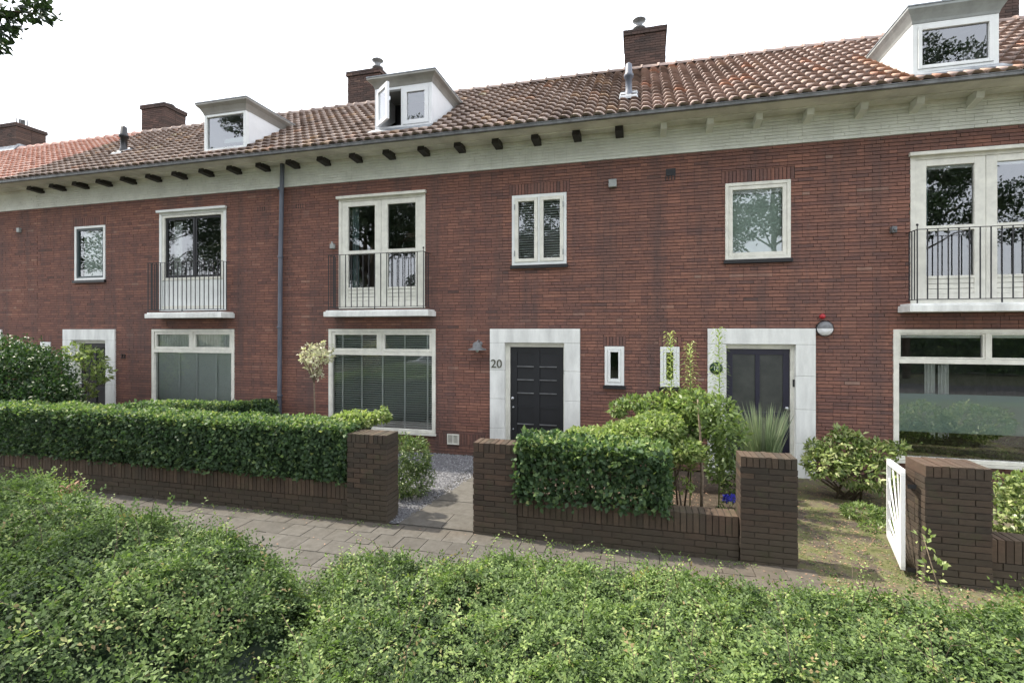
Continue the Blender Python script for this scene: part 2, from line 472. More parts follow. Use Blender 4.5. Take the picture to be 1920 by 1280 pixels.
def facade_bricks(mb, x0, x1, z0, z1, holes, soldiers=(), y=0.0, ch=.057, bl=.222, g=.011, seed=1):
    rnd = random.Random(seed)
    block = list(holes) + list(soldiers)
    nr = int(round((z1-z0)/ch)); ch = (z1-z0)/nr
    for r in range(nr):
        za = z0 + r*ch
        x = x0 - bl*(.5 if r % 2 else 0) - rnd.choice((0, 0, .06))
        rowt = rnd.gauss(0, .10)
        while x < x1:
            L = bl if rnd.random() > .22 else bl/2
            a, b = max(x + g*.25, x0), min(x + L - g*.25, x1)
            x += L
            if b - a < .02: continue
            t = bt(rnd.gauss(.50, .13) + rowt)
            jy = rnd.uniform(-.004, .001)
            for p in minus((a, b, za + g*.5, za + ch - g*.5), block):
                if p[1]-p[0] > .012 and p[3]-p[2] > .012:
                    mb.box(p[0], p[1], y+jy, y+.03, p[2], p[3], t, 'k')
    for sx0, sx1, sz0, sz1 in soldiers:
        n = max(1, int(round((sx1-sx0)/.06))); w = (sx1-sx0)/n
        for i in range(n):
            mb.box(sx0+i*w+g*.5, sx0+(i+1)*w-g*.5, y+rnd.uniform(-.002, .002), y+.03, sz0+.004, sz1-.004, bt(rnd.gauss(.33, .15)), 'k')

def wall_sheet(mb, x0, x1, z0, z1, holes, y, depth, tone=0.0):
    """flat wall with holes and their reveals"""
    for p in minus((x0, x1, z0, z1), holes):
        mb.poly([(p[0], y, p[2]), (p[1], y, p[2]), (p[1], y, p[3]), (p[0], y, p[3])], tone)
    if depth:
        for a, b, c, d in holes:
            mb.poly([(a, y, c), (a, y+depth, c), (a, y+depth, d), (a, y, d)], tone)
            mb.poly([(b, y+depth, c), (b, y, c), (b, y, d), (b, y+depth, d)], tone)
            mb.poly([(a, y, d), (a, y+depth, d), (b, y+depth, d), (b, y, d)], tone)
            mb.poly([(a, y+depth, c), (a, y, c), (b, y, c), (b, y+depth, c)], tone)

def brick_block(mb, x0, x1, y0, y1, z0, z1, ch=.062, bl=.215, soldier=True, seed=1, jit=.004, split_y=True, mu=.45):
    """free-standing masonry of single bricks round a mortar core"""
    rnd = random.Random(seed); g = .009
    top = z1 - (.108 if soldier else 0)
    mb.box(x0+.009, x1-.009, y0+.009, y1-.009, z0, z1-.008, 0.0)
    nr = max(1, int(round((top-z0)/ch))); ch = (top-z0)/nr
    ys = [(y0, y1)]
    if split_y and y1-y0 > .3: ys = [(y0, (y0+y1)/2), ((y0+y1)/2, y1)]
    for r in range(nr):
        za = z0 + r*ch
        n = max(1, int(round((x1-x0)/bl)))
        cuts = [x0 + (x1-x0)*i/n for i in range(n+1)]
        if r % 2:
            cuts = [x0] + [c - (x1-x0)/n*.5 for c in cuts[1:]] + [x1]
        for a, b in zip(cuts[:-1], cuts[1:]):
            for q, w in ys:
                j = rnd.uniform(-jit, jit); k = rnd.uniform(-jit, jit)
                mb.box(a + (g*.5 if a > x0 else -j), b - (g*.5 if b < x1 else j), q + (k if q == y0 else g*.5), w - (k if w == y1 else g*.5),
                       za+g*.5, za+ch-g*.5, bt(rnd.gauss(mu, .2)))
    if soldier:
        n = int(round((x1-x0)/.0625)); w = (x1-x0)/n
        for i in range(n):
            j = rnd.uniform(-jit, jit)
            mb.box(x0+i*w+g*.45, x0+(i+1)*w-g*.45, y0-.002+j, y1+.002, top+.004, z1+j*.7, bt(rnd.gauss(mu+.08, .2)))

# ------------------------------------------------------------------ joinery
def rframe(mb, x0, x1, z0, z1, w, y0, y1, wt=None, wb=None, tone=.5):
    wt = w if wt is None else wt; wb = w if wb is None else wb
    mb.box(x0, x0+w, y0, y1, z0, z1, tone); mb.box(x1-w, x1, y0, y1, z0, z1, tone)
    mb.box(x0+w, x1-w, y0, y1, z1-wt, z1, tone); mb.box(x0+w, x1-w, y0, y1, z0, z0+wb, tone)

def pane(parent, x0, x1, z0, z1, y, m='glass', name='pane'):
    return MB().poly([(x0, y, z0), (x1, y, z0), (x1, y, z1), (x0, y, z1)]).build(name, M[m], parent)

def blind(parent, x0, x1, z0, z1, y, m, tapes, pitch=.046, tilt=.016):
    mb = MB(); z = z1
    while z > z0:
        mb.poly([(x0, y-.019, z-tilt), (x1, y-.019, z-tilt), (x1, y+.019, z+tilt), (x0, y+.019, z+tilt)])
        z -= pitch
    b = mb.build('blind', M[m], parent)
    if tapes:
        t = MB()
        for x in tapes: t.box(x-.018, x+.018, y-.025, y-.022, z0, z1)
        t.build('blind_tape', M['tape'], parent)
    return b

def drape(parent, x0, x1, z0, z1, y, m, folds=7, name='curtain', amp=.02):
    mb = MB(); n = folds*6
    xs = [x0 + (x1-x0)*i/n for i in range(n+1)]
    ys = [y + amp*math.sin(i*2*math.pi/6) for i in range(n+1)]
    for i in range(n):
        mb.poly([(xs[i], ys[i], z0), (xs[i+1], ys[i+1], z0), (xs[i+1], ys[i+1], z1), (xs[i], ys[i], z1)], smooth=True)
    return mb.build(name, M[m], parent)

def mir(x0, x1, s, ax):
    """mirror an interval about the house axis (s=-1) keeping order"""
    return (x0, x1) if s > 0 else (2*ax-x1, 2*ax-x0)

def front_window(h, x0, x1, z0, z1, style, zt=None):
    zt = zt or z0 + (z1-z0)*.755                      # transom height
    mb = MB(); f = .075
    rframe(mb, x0, x1, z0, z1, f, -.018, .085, wt=.06, wb=.055)
    xm = (x0+x1)/2
    mb.box(x0+f, x1-f, -.022, .085, zt-.03, zt+.045)
    mb.box(xm-.03, xm+.03, -.012, .085, zt+.045, z1-.06)
    w = mb.build('window', M['cream'], h, bevel=.004)
    s = MB()
    open_top = style == 'right'
    for a, b in ((x0+f+.004, xm-.034), (xm+.034, x1-f-.004)):
        rframe(s, a, b, zt+.049, z1-.064, .055 if not open_top else .022, -.004, .05)
    s.build('sash', M['cream'], w, bevel=.003)
    for a, b in ((x0+f, xm-.03), (xm+.03, x1-f)):
        pane(w, a, b, zt+.045, z1-.06, .03)
    pane(w, x0+f, x1-f, z0+.055, zt-.03, .035)
    MB().box(x0-.02, x1+.02, -.045, -.0205, z0-.045, z0-.003).build('sill', M['cream'], w)
    a, b = x0+f, x1-f
    if style == 'mid':
        W = b-a
        blind(w, a+.02, b-.02, z0+.07, z1-.07, .085, 'slat_dark', [a+W*k for k in (.095, .295, .505, .725, .945)], tilt=.012)
    elif style == 'left':
        W = b-a
        blind(w, a+.02, b-.02, z0+.07, zt-.04, .085, 'slat_light', [a+W*k for k in (.30, .53, .78)], tilt=.021)
        drape(w, a+.01, xm-.04, zt+.03, z1-.06, .10, 'curtain', 14)
        drape(w, xm+.04, b-.01, zt+.03, z1-.06, .10, 'curtain', 14)
    elif style == 'right':
        r = MB(); r.box(a, xm-.03, .06, .11, z1-.13, z1-.065); r.box(xm+.03, b, .06, .11, z1-.13, z1-.065)
        r.build('blind_roll', M['white'], w)
        MB().box(a, b, .046, .049, z0+.44, z0+1.035).build('window_film', M['film'], w)
        for q in (a+.42, a+.60, b-.5): drape(w, q, q+.14, z0+.3, zt-.03, .16, 'curtain', 3)
    else:
        drape(w, a, a+.5, z0, z1, .14, 'curtain', 6)
    return w

def balcony_door(h, x0, x1, z0, z1, style):
    mb = MB(); f = .07
    rframe(mb, x0, x1, z0, z1, f, -.012, .10, wt=.09, wb=.05)
    mb.box(x0-.03, x1+.03, -.075, -.0145, z1-.035, z1+.02)        # drip board over the head
    fr = mb.build('balcony_door', M['cream' if style != 'left' else 'white'], h, bevel=.004)
    a, b = x0+f+.003, x1-f-.003; t = z1-.093; c = z0+.053
    if style == 'left':
        zs = z0+.70
        s = MB(); rframe(s, a, b, zs, t, .07, .0, .075, wt=.055, wb=.06)
        s.box(a, b, .0, .075, c, c+.06)
        sh = s.build('sash', M['cream'], fr, bevel=.003)
        p = MB(); n = 12
        for i in range(n):
            p.box(a + (b-a)*i/n + .003, a + (b-a)*(i+1)/n - .003, .012, .03, c+.061, zs-.001)
        p.box(a, b, .031, .05, c+.061, zs-.001)
        p.build('panel', M['white'], fr)
        d = MB(); aa, bb = a+.072, b-.072; m = aa+(bb-aa)*.50
        rframe(d, aa, m+.03, zs+.062, t-.057, .05, .035, .09); rframe(d, m+.032, bb, zs+.062, t-.057, .05, .045, .10)
        d.build('inner_sash', M['door_dark'], fr)
        pane(fr, aa+.05, bb-.05, zs+.11, t-.1, .055)
        drape(fr, aa+.05, aa+.3, zs+.1, t-.1, .2, 'slat_dark', 5)
        return fr
    xm = (a+b)/2
    for k, (p, q) in enumerate(((a, xm-.003), (xm+.003, b))):
        s = MB(); w = .14
        zr = z0 + (z1-z0)*.497
        rframe(s, p, q, c, t, w, -.002, .06, wt=.10, wb=.10)
        s.box(p+w, q-w, -.002, .06, zr-.03, zr+.05)
        zb = z0+.43
        s.box(p+w, q-w, -.002, .06, zb-.045, zb)
        sash = s.build('sash', M['cream'], fr, bevel=.003)
        pn = MB()
        for i in range(3):
            hgt = (zb-.045-c-.10)/3
            pn.box(p+w, q-w, .008, .05, c+.10+i*hgt+.004, c+.10+(i+1)*hgt-.004)
        pn.build('panel', M['cream'], fr)
        pane(fr, p+w, q-w, zr+.05, t-.10, .03); pane(fr, p+w, q-w, zb, zr-.03, .03)
        if style == 'mid' and k == 0: drape(fr, p+w, p+w+.16, z0, z1-.1, .16, 'curtain_teal', 3)
        if style == 'right':
            if k == 0: drape(fr, p+w-.02, p+w+.09, z0, z1-.1, .16, 'curtain_teal', 3)
            else: drape(fr, q-w-.13, q-w+.02, z0, z1-.1, .16, 'curtain_teal', 3)
            MB().box(p+w, q-w, .05, .08, t-.145, t-.10).build('blind_roll', M['white'], fr)
    return fr

def balcony(h, x0, x1, z, rx0, rx1, mirrored=False):
    b = MB().box(x0, x1, -.37, -.003, z-.10, z).box(x0+.03, x1-.03, -.34, -.003, z, z+.028)
    slab = b.build('balcony', M['white_stone'], h, bevel=.008)
    r = MB(); zt = z+1.14; zb = z+.09; y = -.31; t = .008
    n = 16
    r.box(rx0-.012, rx1+.012, y-.014, y+.014, zt-.008, zt); r.box(rx0, rx1, y-.008, y+.008, zb-.008, zb+.004)
    for i in range(n+1):
        x = rx0 + (rx1-rx0)*i/n
        r.box(x-.0065, x+.0065, y-.0065, y+.0065, zb+.004 if 0 < i < n else z+.03, zt-.008)
    xm = (rx0+rx1)/2; r.box(xm-.008, xm+.008, y-.008, y+.008, z+.03, zb-.008)
    for x in (rx0, rx1):
        r.box(x-.012, x+.012, y+.0142, -.003, zt-.008, zt-.001); r.box(x-.006, x+.006, y+.0085, -.003, zb-.008, zb+.002)
        for k in range(1, 4):
            yy = y + (-.003-y)*k/4
            r.box(x-.006, x+.006, yy-.006, yy+.006, zb+.002, zt-.008)
    xe = rx1 if not mirrored else rx0
    r.lathe((xe, y, zt), [(.006, 0), (.006, .05), (.015, .055), (.018, .068), (.012, .08), (0, .085)], 8)
    r.build('railing', M['iron'], slab)
    return slab

def small_window(h, x0, x1, z0, z1, style):
    mb = MB(); f = .055
    rframe(mb, x0, x1, z0, z1, f, -.02, .09)
    if style == 'casements': mb.box((x0+x1)/2-.02, (x0+x1)/2+.02, -.02, .09, z0+f, z1-f)
    w = mb.build('window', M['white' if style != 'plain' else 'cream'], h, bevel=.004)
    MB().box(x0-.025, x1+.025, -.055, .0, z0-.062, z0-.003).build('sill', M['black'], w)
    s = MB(); e = .003
    if style == 'casements':
        xm = (x0+x1)/2
        for a, b in ((x0+f+e, xm-.02-e), (xm+.02+e, x1-f-e)):
            rframe(s, a, b, z0+f+e, z1-f-e, .062, -.032, .05)
            pane(w, a+.062, b-.062, z0+f+.06, z1-f-.06, .02)
            blind(w, a+.065, b-.065, z0+.1, z1-.12, .075, 'slat_light' if a > xm else 'slat_dark', [], tilt=.014)
        s.build('sash', M['cream'], w, bevel=.003)
        for z in (z0+.22, z1-.22):
            for x in (x0+f-.008, x1-f-.012): MB().box(x, x+.02, -.041, -.0325, z-.05, z+.05).build('hinge', M['grey_plastic'], w)
    elif style == 'green':
        rframe(s, x0+f, x1-f, z0+f, z1-f, .045, .0, .06); s.build('sash', M['green_frame'], w)
        pane(w, x0+f+.045, x1-f-.045, z0+f+.045, z1-f-.045, .03)
        MB().box(x0+.12, x1-.1, .12, .13, z0+.1, z1-.1).build('blind', M['roller'], w)
    elif style == 'slit':
        rframe(s, x0+f+.003, x1-f-.003, z0+f+.003, z1-f-.003, .042, -.03, .05, wb=.06); s.build('sash', M['white'], w, bevel=.003)
        pane(w, x0+f+.045, x1-f-.045, z0+f+.06, z1-f-.045, .02)
    else:
        rframe(s, x0+f+e, x1-f-e, z0+f+e, z1-f-e, .06, -.01, .05); s.build('sash', M['cream'], w, bevel=.003)
        pane(w, x0+f+.06, x1-f-.06, z0+f+.06, z1-f-.06, .02)
        MB().box(x0+f+.06, x1-f-.06, .055, .085, z1-f-.12, z1-f-.06).build('blind_roll', M['white'], w)
        MB().box(x0+f+.06, x1-f-.06, .10, .104, z0+.05, z1-.17).build('blind', M['roller'], w)
    return w

def text_mesh(name, s, size, loc, m, parent, ext=.006, sx=1.0):
    cu = bpy.data.curves.new(name, 'FONT'); cu.body = s; cu.size = size; cu.extrude = ext
    cu.align_x = 'CENTER'; cu.align_y = 'CENTER'
    tmp = bpy.data.objects.new(name + '_tmp', cu); C.objects.link(tmp)
    dg = bpy.context.evaluated_depsgraph_get(); dg.update()
    me = bpy.data.meshes.new_from_object(tmp.evaluated_get(dg))
    bpy.data.objects.remove(tmp); bpy.data.curves.remove(cu)
    me.transform(Matrix.Rotation(R(90), 4, 'X') @ Matrix.Diagonal((sx, 1, 1, 1)))
    off = rootloc(parent)
    me.transform(Matrix.Translation(Vector(loc) - off))
    me.materials.clear(); me.materials.append(m); me.name = name
    o = bpy.data.objects.new(name, me); C.objects.link(o); o.parent = parent
    return o

def surround(h, x0, x1, ztop, dx0, dx1, dz):
    """white stone door case; leaf opening dx0..dx1 up to dz"""
    mb = MB(); y0, y1 = -.035, .19; g = .004; zl = ztop-.265
    mb.box(x0, x1, y0, y1, zl+g, ztop)
    for a, b in ((x0, x0+.29), (x1-.29, x1)):
        zs = [0, .56, 1.12, 1.66, zl]
        for p, q in zip(zs[:-1], zs[1:]): mb.box(a, b, y0, y1, p+(g if p else 0), q)
    s = mb.build('door_surround', M['white_stone'], h, bevel=.006)
    for a, b in ((x0+.006, x0+.284), (x1-.284, x1-.006)): MB().box(a, b, y0+.006, y1-.004, .002, zl+.01).build('joint', M['joint'], s)
    fr = MB(); a, b = x0+.29, x1-.29
    fr.box(a, dx0, .055, .165, .02, zl); fr.box(dx1, b, .055, .165, .02, zl); fr.box(dx0, dx1, .055, .165, dz, zl)
    fr.build('door_frame', M['cream'], s, bevel=.003)
    MB().box(a, b, -.02, .24, -.02, .018).build('threshold', M['joint'], s)
    return s

def front_door(h, x0, x1, z1, style, knob_left=True):
    z0 = .02; y = .085
    d = MB()
    if style == 'panel':
        d.box(x0, x1, y+.018, y+.055, z0, z1)
        xm = (x0+x1)/2; st = .125; mid = .055
        d.box(x0, x0+st, y, y+.0178, z0, z1); d.box(x1-st, x1, y, y+.0178, z0, z1); d.box(xm-mid, xm+mid, y, y+.0178, z0, z1)
        rails = [z1-.10, z1-.385, z1-.635, z1-.885, z1-1.145, z1-1.47, z1-1.80]
        led = []
        for i, z in enumerate(rails):
            for a, b in ((x0+st, xm-mid), (xm+mid, x1-st)):
                top = z1 if i == 0 else z+.03
                d.box(a, b, y+.003, y+.0175, z, top)
                if i in (1, 2, 3, 5): led.append((a, b, y-.012, y+.0025, z+.012, z+.030))
        door = d.build('door', M['door_dark'], h)
        for q in led: MB().box(*q).build('moulding', M['zinc'], door)  # ledges of the door; the light they catch is put into the pale colour
        kx = x0+.05 if knob_left else x1-.05
        k = MB(); k.lathe((kx, y, 1.13), [(.0, .075), (.022, .07), (.032, .05), (.03, .035), (.012, .028), (.012, .0)], 14, 'y')
        for zz, rr in ((.955, .02), (.54, .015)): MB().lathe((kx, y, zz), [(0, .02), (rr*.9, .018), (rr, 0)], 12, 'y').build('lock', M['steel'], door)
        k.build('door_knob', M['steel'], door)
        return door
    navy = M['door_navy'] if style == 'glazed' else M['door_dark']
    st = .095; xm = (x0+x1)/2; zm = z0+.93
    rframe(d, x0, x1, z0, z1, st, y, y+.045, wt=.09, wb=.2)
    d.box(x0+st, x1-st, y, y+.045, zm, zm+.09)
    d.box(xm-.035, xm+.035, y, y+.045, zm+.09, z1-.09); d.box(xm-.035, xm+.035, y, y+.045, z0+.2, zm)
    door = d.build('door', navy, h, bevel=.003)
    for a, b in ((x0+st, xm-.035), (xm+.035, x1-st)):
        MB().box(a, b, y+.016, y+.026, zm+.09, z1-.09).build('pane', M['frosted' if style == 'glazed' else 'car_glass'], door)
        MB().box(a, b, y+.016, y+.03, z0+.2, zm).build('panel', M['frosted' if style == 'glazed' else 'door_dark'], door)
    kx = x1-.05 if not knob_left else x0+.05
    k = MB(); k.lathe((kx, y, 1.12), [(.0, .075), (.022, .07), (.032, .05), (.03, .035), (.012, .028), (.02, .0)], 14, 'y')
    k.build('door_knob', M['steel'], door)
    return door

# ------------------------------------------------------------------ roof
EY, EZ, RY, RZ = -.60, 5.995, 2.8, 8.42
TS = (RZ-EZ)/(RY-EY)
SL = math.hypot(RY-EY, RZ-EZ)
uy, uz = (RY-EY)/SL, (RZ-EZ)/SL                       # up-slope unit vector
def rp(x, s, hgt=0):                                  # point on the front slope
    return (x, EY + uy*s - uz*hgt, EZ + uz*s + uy*hgt)
def roof_z(y): return EZ + TS*(y-EY)

def roof_tiles(h, x0, x1, m, holes, special=None, seed=1, rows=14, tw=.197):
    rnd = random.Random(seed)
    n = int(round((x1-x0)/tw)); tw = (x1-x0)/n; gl = SL/rows
    mb = MB(); q = 7
    prof = [.032*math.sin(2*math.pi*(k/(q-1)) - .6) + .012*math.sin(4*math.pi*k/(q-1)) for k in range(q)]
    dx_over = .02
    for r in range(rows):
        s0 = r*gl - .03; s1 = (r+1)*gl + .02
        for c in range(n):
            xa = x0 + c*tw; xc = xa + tw*.5; yc = EY + uy*(s0+.12)
            if any(a-.02 < xc < b+.02 and yl < yc < yh for a, b, yl, yh in holes): continue
            t = min(1, max(0, rnd.gauss(.42, .22)))
            if rnd.random() < .04: t = .97
            if special: t = special(xc, yc, t, rnd)
            lift = rnd.uniform(-.003, .005); dj = rnd.uniform(-.006, .006)
            base = len(mb.v)
            for (s, hh) in ((s0+dj, .072+lift), (s1, .018)):
                for k in range(q):
                    x = xa + (tw+dx_over)*k/(q-1)
                    mb.v.append(rp(x, s, hh + prof[k] + .004*(k/(q-1))))
            for k in range(q):
                x = xa + (tw+dx_over)*k/(q-1)
                mb.v.append(rp(x, s0+dj+.030, .020+lift + prof[k]))
            for k in range(q-1):
                a = base+k
                mb.f.append((a, a+1, a+q+1, a+q)); mb.t.append(t); mb.sm.append(True)
                mb.f.append((a+2*q, a+2*q+1, a+1, a)); mb.t.append(t); mb.sm.append(False)
    return mb.build('tiles', m, h)

def ridge(h, x0, x1, m, seed=3):
    mb = MB(); rnd = random.Random(seed); x = x0; L = .37
    while x < x1-.05:
        b = min(x+L, x1); n = 8; base = len(mb.v); t = min(1, max(0, rnd.gauss(.3, .2)))
        secs = [(x, .125), (x+.05, .128), (x+.052, .108), (b+.02, .098)]
        for xx, r in secs:
            for k in range(n+1):
                a = math.pi*k/n
                mb.v.append((xx, RY - r*math.cos(a)*1.1, RZ + .0 + r*math.sin(a)*.95))
        for i in range(len(secs)-1):
            for k in range(n):
                a = base + i*(n+1)+k
                mb.f.append((a, a+n+1, a+n+2, a+1)); mb.t.append(t); mb.sm.append(True)
        mb.f.append(tuple(base+k for k in range(n+1))); mb.t.append(t*.5); mb.sm.append(False)
        x = b
    return mb.build('ridge', m, h)

def chimney(h, x0, x1, y0, y1, ztop, cowl=None, seed=5, lead=True):
    mb = MB(); zb = 7.9
    brick_block(mb, x0, x1, y0, y1, zb, ztop-.13, ch=.058, soldier=False, seed=seed, jit=.003)
    brick_block(mb, x0-.035, x1+.035, y0-.035, y1+.035, ztop-.128, ztop, ch=.062, soldier=False, seed=seed+1, jit=.003, mu=.2)
    c = mb.build('chimney', M['brick_brown'], h)
    if lead:
        f = MB(); f.hexa([(x0-.05, y0-.16, roof_z(y0-.16)+.07), (x1+.12, y0-.16, roof_z(y0-.16)+.07), (x1+.12, y0-.012, RZ+.10), (x0-.05, y0-.012, RZ+.10)],
                         [(x0-.05, y0-.16, roof_z(y0-.16)+.085), (x1+.12, y0-.16, roof_z(y0-.16)+.085), (x1+.12, y0-.012, RZ+.16), (x0-.05, y0-.012, RZ+.16)])
        f.box(x1+.002, x1+.14, y0+.0, y0+.25, RZ-.05, RZ+.20)
        f.build('flashing', M['lead'], c)
    if cowl == 'steel':
        k = MB(); cx, cy = x0 + (x1-x0)*.36, (y0+y1)/2
        if seed == 21: cx = x0 + (x1-x0)*.72
        k.lathe((cx, cy, ztop), [(.085, 0), (.085, .15), (.10, .17), (.15, .20), (.155, .22), (.09, .26), (.08, .30), (.085, .36), (.15, .40), (.16, .42), (.08, .47), (0, .48)], 18)
        k.build('chimney_cowl', M['zinc'], c)
    elif cowl == 'flat':
        k = MB(); cx, cy = x0 + (x1-x0)*.72, (y0+y1)/2
        k.lathe((cx, cy, ztop), [(.07, 0), (.07, .06), (.16, .09), (.16, .105), (0, .12)], 16); k.build('chimney_cowl', M['zinc'], c)
    elif cowl == 'cage':
        k = MB(); cx, cy = x0 + (x1-x0)*.70, (y0+y1)/2
        for i in range(8):
            a = i*math.pi/4; k.tube([(cx+.14*math.cos(a), cy+.14*math.sin(a), ztop), (cx+.14*math.cos(a), cy+.14*math.sin(a), ztop+.34)], .012, 5)
        k.lathe((cx, cy, ztop), [(.08, 0), (.08, .26), (.10, .28), (0, .30)], 12); k.build('chimney_cowl', M['zinc'], c)
    return c

def dormer(h, x0, x1, y0, ztop, style, flare=.2, cm='bright', km='taupe', ch=.16):
    zb = roof_z(y0) + .035
    ye = EY + (ztop+.02-EZ)/TS                        # where the cheek top meets the roof
    c = MB()
    # cornice: flares out and up to the front and both sides, sinks into the tiles behind
    yb = ye+.20; zc = ztop+ch
    lv = [(.004, ztop-.06), (.015, ztop-.02), (.03, ztop+.01), (.06, ztop+ch*.4), (flare, zc-.035), (flare, zc)]
    for (e0, za), (e1, zz) in zip(lv[:-1], lv[1:]):
        p0 = [(x0-e0, yb, za), (x0-e0, y0-e0, za), (x1+e0, y0-e0, za), (x1+e0, yb, za)]
        p1 = [(x0-e1, yb, zz), (x0-e1, y0-e1, zz), (x1+e1, y0-e1, zz), (x1+e1, yb, zz)]
        for i in range(3): c.poly([p0[i+1], p0[i], p1[i], p1[i+1]][::-1])
    c.poly([(x0-flare, y0-flare, zc), (x1+flare, y0-flare, zc), (x1+flare, yb, zc), (x0-flare, yb, zc)])
    c.poly([(x0, y0, ztop-.06), (x0, yb, ztop-.06), (x1, yb, ztop-.06), (x1, y0, ztop-.06)])
    d = c.build('dormer', M[km], h)
    for xa, xb in ((x0, x0+.05), (x1-.05, x1)):       # cheeks: upright triangles seated in the roof
        b = MB().hexa([(xa, y0+.09, roof_z(y0+.09)-.03), (xb, y0+.09, roof_z(y0+.09)-.03), (xb, ye, roof_z(ye)-.03), (xa, ye, roof_z(ye)-.03)],
               [(xa, y0+.09, ztop), (xb, y0+.09, ztop), (xb, ye, ztop), (xa, ye, ztop)])
        b.build('cheek', M[cm], d)
    MB().box(x0-flare-.008, x1+flare+.008, y0-flare-.008, yb, zc+.003, zc+.022).build('dormer_roof', M['lead'], d)
    ap = MB(); ap.hexa([(x0-.05, y0-.20, roof_z(y0-.20)+.055), (x1+.05, y0-.20, roof_z(y0-.20)+.055), (x1+.05, y0-.002, zb-.01), (x0-.05, y0-.002, zb-.01)],
                       [(x0-.05, y0-.20, roof_z(y0-.20)+.075), (x1+.05, y0-.20, roof_z(y0-.20)+.075), (x1+.05, y0-.002, zb+.02), (x0-.05, y0-.002, zb+.02)])
    ap.build('flashing', M['lead'], d)
    fr = MB(); f = .07
    rframe(fr, x0, x1, zb, ztop-.063, f, y0, y0+.088, wt=.05, wb=.06)
    if style == 'open': fr.box((x0+x1)/2-.045, (x0+x1)/2+.0, y0, y0+.088, zb+.06, ztop-.113)
    w = fr.build('window', M['white' if style != 'open' else 'bright'], d, bevel=.004)
    if style == 'open':
        xm = (x0+x1)/2
        s = MB(); rframe(s, xm+.003, x1-f-.003, zb+.063, ztop-.118, .085, y0-.012, y0+.05); s.build('sash', M['bright'], d, bevel=.003)
        pane(d, xm+.08, x1-f-.08, zb+.14, ztop-.20, y0+.02)
        # the left casement stands open, hinged on the mullion side, swung out towards the street
        s2 = MB(); W = xm-.05-(x0+f)-.0; rframe(s2, 0, W, zb+.063, ztop-.118, .075, -.025, .025)
        ang = R(-38); pv = Vector((x0+f+.012, y0-.03, 0))
        g = MB(); g.poly([(.07, 0, zb+.13), (W-.07, 0, zb+.13), (W-.07, 0, ztop-.19), (.07, 0, ztop-.19)])
        hd = MB(); hd.box(W-.055, W-.03, .026, .06, zb+.45, zb+.52)
        for mbx, nm, mt in ((s2, 'open_sash', M['bright']), (g, 'pane', M['glass']), (hd, 'handle', M['steel'])):
            ca, sa = math.cos(ang), math.sin(ang)
            mbx.v = [(pv.x + x*ca - y*sa, pv.y + x*sa + y*ca, z) for x, y, z in mbx.v]
            mbx.build(nm, mt, d)
    elif style == 'plain':
        pane(d, x0+f, x1-f, zb+.06, ztop-.113, y0+.04)
        MB().box(x0+.2, x1-.05, y0+.35, y0+.42, zb+.30, zb+.40).build('beam', M['roller'], d)
    else:
        s = MB(); rframe(s, x0+f+.003, x1-f-.003, zb+.063, ztop-.116, .05, y0-.014, y0+.05); s.build('sash', M['white'], d, bevel=.003)
        pane(d, x0+f+.05, x1-f-.05, zb+.11, ztop-.16, y0+.02)
    MB().box(x0+.06, x1-.06, y0+.75, y0+.78, roof_z(y0)-.4, ztop-.065).build('dark_backdrop', M['black'], d)  # added black sheet standing in for the dark attic behind the glass
    return d

